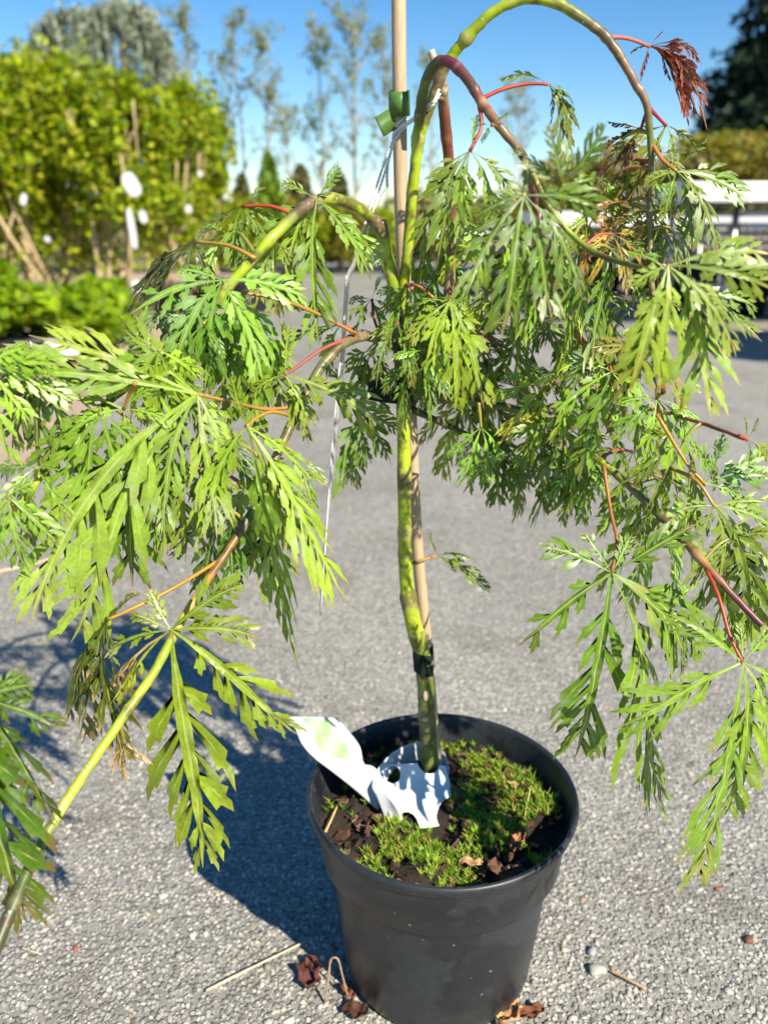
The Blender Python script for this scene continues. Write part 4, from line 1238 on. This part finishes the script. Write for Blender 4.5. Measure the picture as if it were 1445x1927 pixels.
def hang(hx, hy, Y, L, lean=0.0, n=6, **kw):
    tips = []
    spread = 68 + 16 * rng.random()
    for i in range(n):
        a = rad(-spread + 2 * spread * i / (n - 1) + lean + rng.normal() * 5)
        l = L * (1.0 - 0.42 * abs(i / (n - 1) * 2 - 1) ** 1.4) * (0.85 + 0.28 * rng.random())
        tips.append((hx + math.sin(a) * l * 0.80, hy + math.cos(a) * l * 0.95 + 0.08 * l, rng.normal(0, 0.012)))
    if rng.random() < 0.5:
        a = rad(rng.choice([-1, 1]) * (95 + 25 * rng.random())); tips.append((hx + math.sin(a) * L * 0.45, hy + math.cos(a) * L * 0.35, 0.005, 's'))
    return leaf((hx, hy), Y, tips, **{'wid': 0.80, **kw})


CUR = [(825, 400, .60, 180), (800, 470, .61, 190), (862, 440, .585, 200), (905, 480, .57, 200), (935, 430, .56, 190), (880, 560, .59, 190), (940, 560, .575, 210), (995, 540, .555, 220), (1045, 480, .54, 210), (1085, 430, .525, 180),
       (1120, 400, .55, 170), (1160, 370, .57, 160), (1195, 420, .575, 170), (1150, 470, .53, 190), (1100, 540, .53, 220), (1040, 600, .545, 230), (980, 650, .565, 210), (915, 650, .59, 200), (850, 660, .61, 180), (1150, 600, .535, 220),
       (1200, 560, .57, 170), (1090, 680, .54, 240), (1030, 720, .555, 220), (960, 740, .58, 170), (1150, 700, .535, 230), (1205, 660, .56, 190), (1180, 780, .54, 230), (1120, 800, .555, 230), (1060, 800, .575, 200), (1235, 750, .55, 200),
       (1230, 850, .545, 220), (1180, 880, .555, 200), (1285, 830, .54, 200), (1290, 940, .535, 210), (1215, 960, .555, 190), (1130, 900, .57, 170), (1380, 1010, .52, 210), (1420, 1080, .51, 200), (1330, 1080, .53, 190), (1440, 960, .53, 200), (1430, 1150, .50, 220),
       (820, 620, .63, 160), (870, 760, .62, 150), (1010, 450, .60, 150), (1060, 400, .58, 150), (1250, 400, .57, 150), (1210, 330, .585, 140), (1165, 300, .59, 130), (1120, 330, .57, 140), (1000, 830, .60, 130), (1090, 880, .585, 150), (1265, 620, .56, 150)]
for ci_, (x, y, Y, L) in enumerate(CUR):
    if ci_ % 4 == 3 or ci_ % 7 in (2, 5): continue
    st = 'n' if rng.random() < 0.45 else 's'
    if y < 1000 and x < 1300: Y += 0.07 * min(1, (1300 - x) / 200)
    c = None
    q = rng.random()
    if q < 0.10: c = YEL
    elif q < 0.15: c = (0.25, 0.22, 0.03)
    hang(x, y, Y, L * (0.92 + 0.25 * rng.random()), rng.normal() * 14, int(rng.integers(5, 7)), style=st, col=c, tipamt=0.75)
for (x, y, Y, L, c, st) in [(1170, 260, .60, 100, (0.17, 0.10, 0.03), 'w'), (1150, 330, .60, 120, (0.17, 0.10, 0.03), 'w'), (1240, 290, .60, 130, (0.16, 0.20, 0.03), 's'), (1180, 380, .60, 130, (0.30, 0.13, 0.02), 's'),
                            (1215, 400, .59, 130, (0.24, 0.20, 0.03), 's'), (1260, 430, .585, 120, (0.15, 0.20, 0.03), 's'), (1100, 420, .585, 110, (0.35, 0.16, 0.02), 's'), (1150, 440, .58, 130, (0.28, 0.20, 0.03), 's')]:
    hang(x, y, Y, L, rng.normal() * 15, 5, style=st, col=c, tipc=REDC, tipamt=1.0)

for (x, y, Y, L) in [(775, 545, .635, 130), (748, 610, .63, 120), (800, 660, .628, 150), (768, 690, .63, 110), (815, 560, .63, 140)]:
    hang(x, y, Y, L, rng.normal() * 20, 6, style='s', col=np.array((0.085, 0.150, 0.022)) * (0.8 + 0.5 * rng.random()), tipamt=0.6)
BACK = [(835, 480, .70, 170), (880, 600, .705, 180), (940, 500, .695, 180), (960, 660, .70, 190), (1010, 600, .69, 180), (900, 720, .705, 150), (1060, 700, .68, 190), (1080, 560, .68, 180), (1120, 780, .665, 180), (1010, 760, .69, 150), (1150, 640, .66, 170), (840, 560, .71, 150),
        (1000, 470, .69, 150), (1190, 850, .63, 170), (1060, 850, .66, 130), (1250, 900, .61, 160)]
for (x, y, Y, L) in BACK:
    hang(x, y, Y, L, rng.normal() * 14, 6, style='s', col=np.array((0.085, 0.150, 0.022)) * (0.8 + 0.4 * rng.random()), tipamt=0.6)  # rear leaves: the curtain's inner shade is put into their darker green

CURL = [(430, 440, .60, 120), (480, 520, .57, 150), (400, 500, .57, 150), (385, 610, .53, 160), (440, 690, .545, 160), (330, 710, .52, 170), (150, 720, .485, 150), (250, 740, .51, 150), (410, 820, .53, 190), (140, 850, .48, 170), (70, 880, .47, 160), (320, 920, .53, 150), (520, 780, .55, 150), (560, 860, .55, 140), (230, 900, .51, 180)]
for ci_, (x, y, Y, L) in enumerate(CURL):
    if ci_ % 5 in (1, 2, 4): continue
    hang(x, y, Y, L, rng.normal() * 14 - 10, int(rng.integers(5, 7)), style='n' if rng.random() < .6 else 's', col=[None, (0.08, 0.15, 0.025)][rng.integers(0, 2)], tipamt=0.7)

# ------------------------------------------------------------------ stake, ties, twine
STK = catmull([at(*p) for p in [(748, -150, .655), (750, 0, .657), (753, 300, .66), (757, 450, .661), (769, 700, .664), (783, 1000, .667), (801, 1200, .669), (814, 1350, .670), (823, 1470, .671)]], 8)[::-1]
d = nrm(STK[-1] - STK[0])
b = MB()
add_tube(b, STK, 0.0051, (1, 1, 1), 20)
b.build('wooden_stake', M_WOOD, origin=STK[0], tagkw=dict(label='pale round wooden stake standing upright beside the maple trunk', cat='stake'))


def stake_at(py):
    return min(STK, key=lambda p: abs(proj_y(p) - py))


def proj_y(p):
    q = p - CAMP
    return CY - FPX * (q @ _u) / (q @ _f)


def band(mb, c, ax, r1, r2, h, a0, a1, n=40, th=0.0006, bulge=0.0):
    """a thin strip wound round an axis"""
    ax = nrm(ax); X = nrm(np.cross(ax, V(0, 1, 0))); Yv = np.cross(ax, X)
    vs = []
    for i in range(n):
        a = a0 + (a1 - a0) * i / (n - 1)
        for (rr, hh) in ((0, -.5), (0, .5), (th, .5), (th, -.5)):
            vs.append(c + X * math.cos(a) * (r1 + rr) + Yv * math.sin(a) * (r2 + rr) + ax * hh * h)
    f = []
    for i in range(n - 1):
        for k in range(4):
            k2 = (k + 1) % 4
            f.append((i * 4 + k, i * 4 + k2, (i + 1) * 4 + k2, (i + 1) * 4 + k))
    f += [(3, 2, 1, 0), tuple((n - 1) * 4 + k for k in range(4))]
    mb.add(vs, f)


def strip(mb, L, R, th=0.0006, n=6):
    """a thin ribbon between two edge polylines"""
    L = catmull(L, n); R = catmull(R, n); k = len(L)
    T = np.gradient((L + R) / 2, axis=0); N = nrm(np.cross(T, R - L)) * th
    vs = np.stack([L, R, R + N, L + N], 1).reshape(-1, 3)
    f = []
    for i in range(k - 1):
        for q in range(4):
            q2 = (q + 1) % 4
            f.append((i * 4 + q, i * 4 + q2, (i + 1) * 4 + q2, (i + 1) * 4 + q))
    f += [(3, 2, 1, 0), tuple((k - 1) * 4 + q for q in range(4))]
    mb.add(vs, f)


b = MB(); c = stake_at(196)
band(b, c + V(-0.0002, -0.0018, 0), d + V(0.05, -0.2, 0), 0.0072, 0.0072, 0.0160, -0.1, 6.0)
e_ = c + V(-0.007, -0.003, 0)
Yt = e_[1]
strip(b, [at(744, 198, Yt), at(726, 208, Yt - .002), at(705, 221, Yt - .004)], [at(752, 240, Yt), at(738, 247, Yt - .001), at(722, 258, Yt - .003)])
b.build('green_tie', M_TAPE, smooth=True, tagkw=dict(label='green plastic tie wrapped round the stake near its top', cat='tie'))

def hull_band(mb, c1, r1, c2, r2, ax, h, th=0.0007, tilt=0.0):
    """a strip pulled tight round two neighbouring stems"""
    ax = nrm(ax); X = nrm(np.cross(ax, V(0, 1, 0))); Yv = np.cross(ax, X)
    pts = []
    for c, r in ((c1, r1), (c2, r2)):
        q = c - c1
        for a in np.linspace(0, 6.283, 40, endpoint=False): pts.append((q @ X + r * math.cos(a), q @ Yv + r * math.sin(a)))
    pts = sorted(set(pts))
    def half(P):
        o = []
        for p in P:
            while len(o) > 1 and (o[-1][0] - o[-2][0]) * (p[1] - o[-2][1]) - (o[-1][1] - o[-2][1]) * (p[0] - o[-2][0]) <= 0: o.pop()
            o.append(p)
        return o[:-1]
    H = np.array(half(pts) + half(pts[::-1])); n = len(H); cen = H.mean(0)
    vs = []
    for p in H:
        q = p + nrm(p - cen) * th; t_ = tilt * (p[0] - cen[0])
        for (u_, hh) in ((p, -.5), (p, .5), (q, .5), (q, -.5)): vs.append(c1 + X * u_[0] + Yv * u_[1] + ax * (hh * h + t_))
    f = [(i * 4 + k, i * 4 + (k + 1) % 4, ((i + 1) % n) * 4 + (k + 1) % 4, ((i + 1) % n) * 4 + k) for i in range(n) for k in range(4)]
    mb.add(vs, f)


b = MB()
hull_band(b, at(757, 735, .65), .0062, stake_at(735), .0052, d, 0.019)
strip(b, [at(748, 716, .645), at(720, 716, .642), at(693, 716, .642)], [at(748, 760, .645), at(718, 757, .642), at(692, 752, .642)])
b.build('dark_tie', M_TAPED, tagkw=dict(label='dark green plastic tie holding trunk and stake together at mid height', cat='tie'))

b = MB()
hull_band(b, at(796, 1245, .654), .0083, stake_at(1245), .0053, d, 0.021, tilt=0.35)
strip(b, [at(795, 1235, .644), at(790, 1262, .643), at(792, 1275, .643)], [at(806, 1258, .644), at(797, 1275, .643), at(794, 1284, .643)])
b.build('low_tie', M_TAPED, tagkw=dict(label='dark tie round the foot of the trunk and stake above the pot', cat='tie'))

# trunk scars
b = MB()
for (px, py, rx, rz) in [(802, 1310, .0026, .0055), (800, 1355, .0028, .0028)]:
    c = at(px, py, .6462); vs = [c + V(0, -0.0012, 0)]; n = 14
    for i in range(n):
        a = 6.283 * i / n; vs.append(c + V(math.cos(a) * rx, 0.0006, math.sin(a) * rz))
    b.add(vs, [(0, 1 + (i + 1) % n, 1 + i) for i in range(n)], (0.55, 0.42, 0.30))
b.build('pruning_scar', M_STRAW, maple)


def twine(pts, r=0.0009, n=10, twist=True):
    S = catmull([at(*p) for p in pts], n)
    b = MB()
    if twist:
        T = nrm(np.gradient(S, axis=0)); X = nrm(np.cross(T, V(0, 1, 0.01))); Yv = np.cross(T, X)
        s = np.concatenate([[0], np.cumsum(np.linalg.norm(np.diff(S, axis=0), axis=1))])
        m = max(40, int(s[-1] / 0.0009)); ss = np.linspace(0, s[-1], m)
        Q = np.stack([np.interp(ss, s, S[:, k]) for k in range(3)], 1); Xq = np.stack([np.interp(ss, s, X[:, k]) for k in range(3)], 1); Yq = np.stack([np.interp(ss, s, Yv[:, k]) for k in range(3)], 1)
        for ph in (0, math.pi):
            a = ss / 0.0028 * math.pi * 2 * 0.5 + ph
            add_tube(b, Q + (Xq * np.cos(a)[:, None] + Yq * np.sin(a)[:, None]) * r * 0.5, r * 0.62, (1, 1, 1), 6)
    else:
        add_tube(b, S, r, (1, 1, 1), 8)
    return b


tw = empty('white_twine', at(745, 245, .655), 'white twine tying the arched stem to the stake, ends hanging down', 'twine')
for p in ([(826, 168, .615), (815, 190, .612), (790, 212, .625), (765, 232, .645), (745, 248, .648), (738, 262, .648)],
          [(828, 176, .615), (812, 200, .614), (785, 222, .63), (762, 238, .648), (748, 256, .648), (740, 270, .648)],
          [(740, 262, .648), (722, 310, .647), (704, 365, .645), (690, 410, .644), (678, 450, .643)],
          [(744, 258, .648), (726, 318, .645), (708, 375, .643), (696, 420, .642), (690, 445, .642)]):
    twine(p).build('strand', M_STRING, tw)
twine([(738, 270, .648), (731, 300, .647), (728, 330, .647), (729, 352, .647)], 0.0010).build('knot_end', M_STRING, tw)
twine([(729, 352, .647), (715, 372, .646), (712, 400, .645), (716, 425, .644)], 0.00025, twist=False).build('loose_thread', M_STRING, tw)
b = MB(); c = stake_at(244)
for dz in (-0.002, 0.0012):
    a = np.linspace(0, 6.283, 40)
    add_tube(b, np.stack([c[0] + np.cos(a) * 0.0051, c[1] + np.sin(a) * 0.0051, c[2] + dz + np.cos(a) * 0.005], 1), 0.00075, (1, 1, 1), 6)
b.build('loop', M_STRING, tw)

b = MB()
strip(b, [at(*p) for p in [(684, 440, .642), (662, 495, .64), (651, 520, .638), (646, 580, .636), (640, 680, .632), (626, 840, .622), (610, 1020, .612), (601, 1158, .605)]],
      [at(*p) for p in [(689, 442, .645), (670, 498, .644), (659, 524, .643), (653, 580, .641), (647, 680, .637), (633, 840, .627), (615, 1020, .616), (604, 1158, .607)]], 0.0004)
b.build('clear_plastic_strip', M_CLEAR, tagkw=dict(label='thin clear plastic strip hanging from the twine left of the trunk', cat='plastic strip'))
b = MB(); S = catmull([at(*p) for p in [(652, 518, .637), (644, 640, .632), (625, 840, .62), (604, 1150, .604)]], 8)
add_tube(b, S, 0.00045, (1, 1, 1), 6); b.build('fold_line', M_STRING, bpy.data.objects['clear_plastic_strip'])

# ------------------------------------------------------------------ the white label looped round the trunk
lab = empty('plant_label', at(775, 1500, .62), 'large white plastic plant label looped round the foot of the trunk', 'plant label')


def sheet(rows, nu=10, nv=6, th=0.0007, keep=None, mb=None, mat=None):
    """rows of points -> smooth thin sheet; keep(s, t) may cut holes"""
    R = [catmull(np.array([at(*p) for p in row]), nu) for row in rows]
    G = np.stack([catmull(np.stack([r[i] for r in R]), nv) for i in range(len(R[0]))], 1)      # rows x cols x 3
    A, B = G.shape[:2]
    gu = np.gradient(G, axis=0); gv = np.gradient(G, axis=1); N = nrm(np.cross(gu, gv)) * th
    idx = -np.ones((A, B), int)
    vs = np.concatenate([G.reshape(-1, 3), (G + N).reshape(-1, 3)])
    K = np.ones((A - 1, B - 1), bool)
    if keep is not None:
        for i in range(A - 1):
            for j in range(B - 1):
                K[i, j] = keep((i + .5) / (A - 1), (j + .5) / (B - 1))
    f = []; o_ = A * B
    for i in range(A - 1):
        for j in range(B - 1):
            if not K[i, j]: continue
            a, b_, c_, d_ = i * B + j, (i + 1) * B + j, (i + 1) * B + j + 1, i * B + j + 1
            f.append((a, b_, c_, d_)); f.append((o_ + d_, o_ + c_, o_ + b_, o_ + a))
            if i == 0 or not K[i - 1, j]: f.append((d_, o_ + d_, o_ + a, a))
            if i == A - 2 or not K[i + 1, j]: f.append((b_, o_ + b_, o_ + c_, c_))
            if j == 0 or not K[i, j - 1]: f.append((a, o_ + a, o_ + b_, b_))
            if j == B - 2 or not K[i, j + 1]: f.append((c_, o_ + c_, o_ + d_, d_))
    used = sorted({k for q in f for k in q}); mp = {k: i for i, k in enumerate(used)}
    mb.add(vs[used], [tuple(mp[k] for k in q) for q in f])
    return G


b = MB()
G = sheet([[(543, 1349, .675), (590, 1349, .683), (634, 1351, .69)],
       [(556, 1372, .664), (605, 1368, .672), (652, 1372, .680)],
       [(568, 1400, .654), (622, 1398, .658), (676, 1404, .664)],
       [(590, 1425, .645), (640, 1428, .645), (684, 1436, .646)],
       [(630, 1456, .637), (662, 1448, .637), (700, 1442, .640)],
       [(672, 1490, .628), (692, 1470, .630), (712, 1452, .634)],
       [(712, 1526, .619), (716, 1500, .623), (724, 1474, .628)]], nu=8, nv=6, mb=b)
b.build('tongue', M_TAG, lab)


def pic():
    bb = MB(); A, B = G.shape[:2]
    i0, i1, j0, j1 = 1, 19, 4, 13
    N = V(0, -0.0006, 0.0009)
    vs = []; cs = []
    pr = np.random.default_rng(3)
    for i in range(i0, i1):
        for j in range(j0, j1):
            vs.append(G[i, j] + N)
            t1 = 0.5 + 0.5 * math.sin(i * 0.6 + j * 0.8)
            cs.append(np.array((0.30, 0.42, 0.20)) * (1 - t1) + np.array((0.48, 0.55, 0.40)) * t1 + pr.normal(0, 0.03, 3))
    w_ = j1 - j0
    f = [(a * w_ + q, (a + 1) * w_ + q, (a + 1) * w_ + q + 1, a * w_ + q + 1) for a in range(i1 - i0 - 1) for q in range(w_ - 1)]
    bb.add(vs, f, np.array(cs).clip(0, 1)); bb.build('printed_picture', attr_mat('faded_print', 0.4, 0.4, 130, 0.18), lab)


pic()

b = MB()   # back of the loop and the pointed tail
sheet([[(741, 1588, .596), (726, 1545, .606), (708, 1500, .617), (699, 1478, .625), (712, 1444, .642), (745, 1412, .664), (790, 1396, .684), (832, 1410, .684), (846, 1450, .668)],
       [(740, 1586, .595), (740, 1545, .603), (728, 1500, .613), (722, 1480, .622), (732, 1455, .644), (758, 1432, .670), (792, 1424, .684), (826, 1438, .680), (842, 1470, .664)],
       [(743, 1584, .594), (756, 1540, .598), (738, 1508, .608), (720, 1490, .621), (727, 1464, .643), (752, 1440, .668), (792, 1432, .682), (823, 1446, .678), (841, 1476, .662)]], nu=8, nv=5, mb=b)
b.build('loop', M_TAG, lab)


def keep(s, t):
    # s: top to bottom, t: left to right; photo pixels of the flat shape
    x = 722 + t * 134; y = 1436 + s * 122
    if (x - 741) ** 2 + (y - 1455) ** 2 < 17 ** 2: return False            # round hole
    if abs(x - 818) < 23 and y < 1432: return False
    if (x - 818) ** 2 + (y - 1432) ** 2 < 23 ** 2: return False            # slot for the trunk
    if ((x - 766) / 26) ** 2 + ((y - 1558) / 30) ** 2 < 1: return False    # notch
    if ((x - 856) / 30) ** 2 + ((y - 1540) / 36) ** 2 < 1: return False
    if x < 752 and y > 1540: return False
    return True


b = MB()
sheet([[(722, 1440, .640), (760, 1437, .642), (800, 1436, .644), (838, 1442, .648)],
       [(722, 1480, .624), (762, 1478, .630), (804, 1478, .632), (846, 1476, .637)],
       [(730, 1520, .610), (764, 1518, .615), (806, 1518, .618), (851, 1512, .624)],
       [(738, 1560, .592), (766, 1558, .594), (806, 1558, .597), (856, 1548, .605)]], nu=34, nv=34, keep=keep, mb=b)
b.build('collar', M_TAG, lab)

# ================================================================== litter
lit = 0


def stick(pts, r, col, name, label, cat='straw'):
    S = catmull(pts, 6); b = MB()
    add_tube(b, S, np.linspace(r, r * 0.7, len(S)) * (1 + 0.1 * rng.standard_normal(len(S))), col, 7)
    return b.build(name, M_STRAW, tagkw=dict(label=label, cat=cat))


STR = (0.62, 0.50, 0.33)
stick([onz(388, 1864, .004), onz(480, 1818, .005), onz(580, 1769, .004)], .0014, STR, 'straw', 'long pale straw on the asphalt left of the pot')
stick([onz(-20, 1080, .004), onz(60, 1062, .005), onz(135, 1042, .004)], .0032, (0.60, 0.45, 0.29), 'straw', 'thick tan straw lying at the left edge under the big leaf')
stick([onz(1148, 1826, .004), onz(1216, 1862, .004)] if False else [onz(1148, 1826, .004), onz(1180, 1842, .005), onz(1216, 1862, .004)], .0014, (0.55, 0.33, 0.16), 'straw', 'short orange straw on the asphalt right of the pot')
stick([onz(42, 1783, .003), onz(60, 1790, .004), onz(80, 1796, .003)], .0008, STR, 'straw', 'tiny pale straw at the lower left')
p0 = onz(612, 1886, .002); p1 = onz(656, 1882, .002)
top = (p0 + p1) / 2 + V(-0.002, 0.01, 0.040)
stick([p0, p0 + (top - p0) * .6 + V(-.002, 0, 0), top + V(-.0035, 0, -.002), top + V(.0, 0, .001), top + V(.0035, 0, -.002), p1 + (top - p1) * .6 + V(.002, 0, 0), p1], .0011, (0.34, 0.21, 0.12), 'bent_stem', 'dry brown stem bent like a hairpin beside the pot', 'dry stem')


def crumple(name, c, L, W, H, col, label, cat, seed):
    r = np.random.default_rng(seed); n, m = 16, 9
    yaw = r.random() * 3.1
    vs = []; ph = r.random(4) * 6
    for i in range(n):
        for j in range(m):
            u_ = i / (n - 1) * 2 - 1; v_ = j / (m - 1) * 2 - 1
            wv = W * math.sqrt(max(0, 1 - abs(u_) ** 2.2)) * v_ * (1 + 0.18 * math.sin(u_ * 9 + ph[0]))
            z = H * (0.30 + 0.5 * v_ * v_ + 0.25 * math.sin(u_ * 6 + ph[1]) + 0.18 * math.sin(v_ * 7 + u_ * 5 + ph[2])) + r.normal() * H * 0.05
            x = L * u_; vs.append((c[0] + x * math.cos(yaw) - wv * math.sin(yaw), c[1] + x * math.sin(yaw) + wv * math.cos(yaw), c[2] + max(0.0006, z)))
    f = [(i * m + j, (i + 1) * m + j, (i + 1) * m + j + 1, i * m + j + 1) for i in range(n - 1) for j in range(m - 1)]
    b = MB(); b.add(vs, f, np.array(col) * (0.8 + 0.4 * r.random((len(vs), 1))))
    o = b.build(name, M_CHIP, tagkw=dict(label=label, cat=cat))
    md = o.modifiers.new('thick', 'SOLIDIFY'); md.thickness = 0.0006
    return o


crumple('dead_leaf', onz(582, 1836, 0.002), .018, .011, .008, (0.10, 0.035, 0.028), 'dark brown curled dead leaf on the asphalt beside the bent stem', 'dead leaf', 1)
crumple('bark_flake', onz(955, 1912, 0.004), .014, .010, .012, (0.50, 0.27, 0.12), 'orange-brown bark flake against the front of the pot', 'bark', 2)
crumple('bark_flake', onz(1000, 1908, 0.003), .012, .006, .006, (0.16, 0.06, 0.03), 'dark reddish bark flake right of the orange one', 'bark', 3)
crumple('bark_flake', onz(668, 1905, 0.003), .012, .008, .006, (0.07, 0.03, 0.02), 'dark bark flake at the left foot of the pot', 'bark', 4)
crumple('bark_flake', onz(655, 1868, 0.003), .008, .005, .005, (0.14, 0.05, 0.03), 'reddish bark flake under the bent stem', 'bark', 5)
z0 = SOILZ + 0.004
for (px, py, L, W, H, col, lb, sd) in [(957, 1470, .0105, .004, .004, (0.60, 0.48, 0.20), 'pale yellow wood chip lying on the moss in the pot', 7),
                                       (972, 1592, .012, .005, .009, (0.34, 0.15, 0.07), 'curled rusty brown dead leaf on the soil at the right', 8),
                                       (952, 1650, .016, .008, .008, (0.13, 0.065, 0.035), 'dark curled dead leaf in the shade of the pot rim', 9),
                                       (885, 1625, .010, .004, .004, (0.42, 0.24, 0.12), 'tan bark chip on the soil in front', 10)]:
    crumple('soil_litter', onz(px, py, z0), L, W, H, col, lb, 'plant litter', sd)
stick([onz(612, 1566, z0), onz(622, 1545, z0 + .002), onz(634, 1518, z0 + .001)], .0012, (0.60, 0.40, 0.18), 'wood_splinter', 'short tan splinter on the soil under the label', 'splinter')
stick([onz(985, 1545, z0 + .002), onz(994, 1500, z0 + .006), onz(998, 1478, z0 + .004)], .0009, (0.50, 0.45, 0.12), 'wood_splinter', 'thin yellow stalk on the moss at the right', 'splinter')


def stone(px, py, r, col, label, seed):
    rr = np.random.default_rng(seed); c = onz(px, py, r * 0.3)
    import bmesh
    bm = bmesh.new(); bmesh.ops.create_icosphere(bm, subdivisions=2, radius=1.0)
    vs = np.array([v.co[:] for v in bm.verts]); f = [tuple(v.index for v in q.verts) for q in bm.faces]; bm.free()
    vs *= (1 + 0.22 * np.sin(vs @ rr.normal(0, 2.5, (3, 3))).sum(1, keepdims=True) / 2)
    vs = vs * V(1.25, 0.85, 0.6) * r; a = rr.random() * 6
    R = np.array([[math.cos(a), -math.sin(a), 0], [math.sin(a), math.cos(a), 0], [0, 0, 1]])
    b = MB(); b.add(vs @ R.T + c, f, col); b.build('loose_stone', M_PEB, tagkw=dict(label=label, cat='stone', group='loose stones on the asphalt'))


stone(1121, 1826, .0072, (0.40, 0.41, 0.34), 'pale greenish loose stone right of the pot', 1)
stone(1112, 1790, .0050, (0.30, 0.31, 0.34), 'small bluish stone behind the pale greenish stone', 2)
stone(1407, 1768, .0050, (0.16, 0.07, 0.05), 'reddish brown stone at the lower right edge', 3)
stone(306, 1686, .0042, (0.46, 0.45, 0.43), 'small grey stone left of the pot shadow', 4)
stone(1352, 1674, .0030, (0.40, 0.14, 0.08), 'tiny brick red stone under the long hanging lobe', 5)
stone(143, 1784, .0032, (0.30, 0.09, 0.07), 'tiny dark red stone at the lower left', 6)
print('LEAVES', LEAVES)
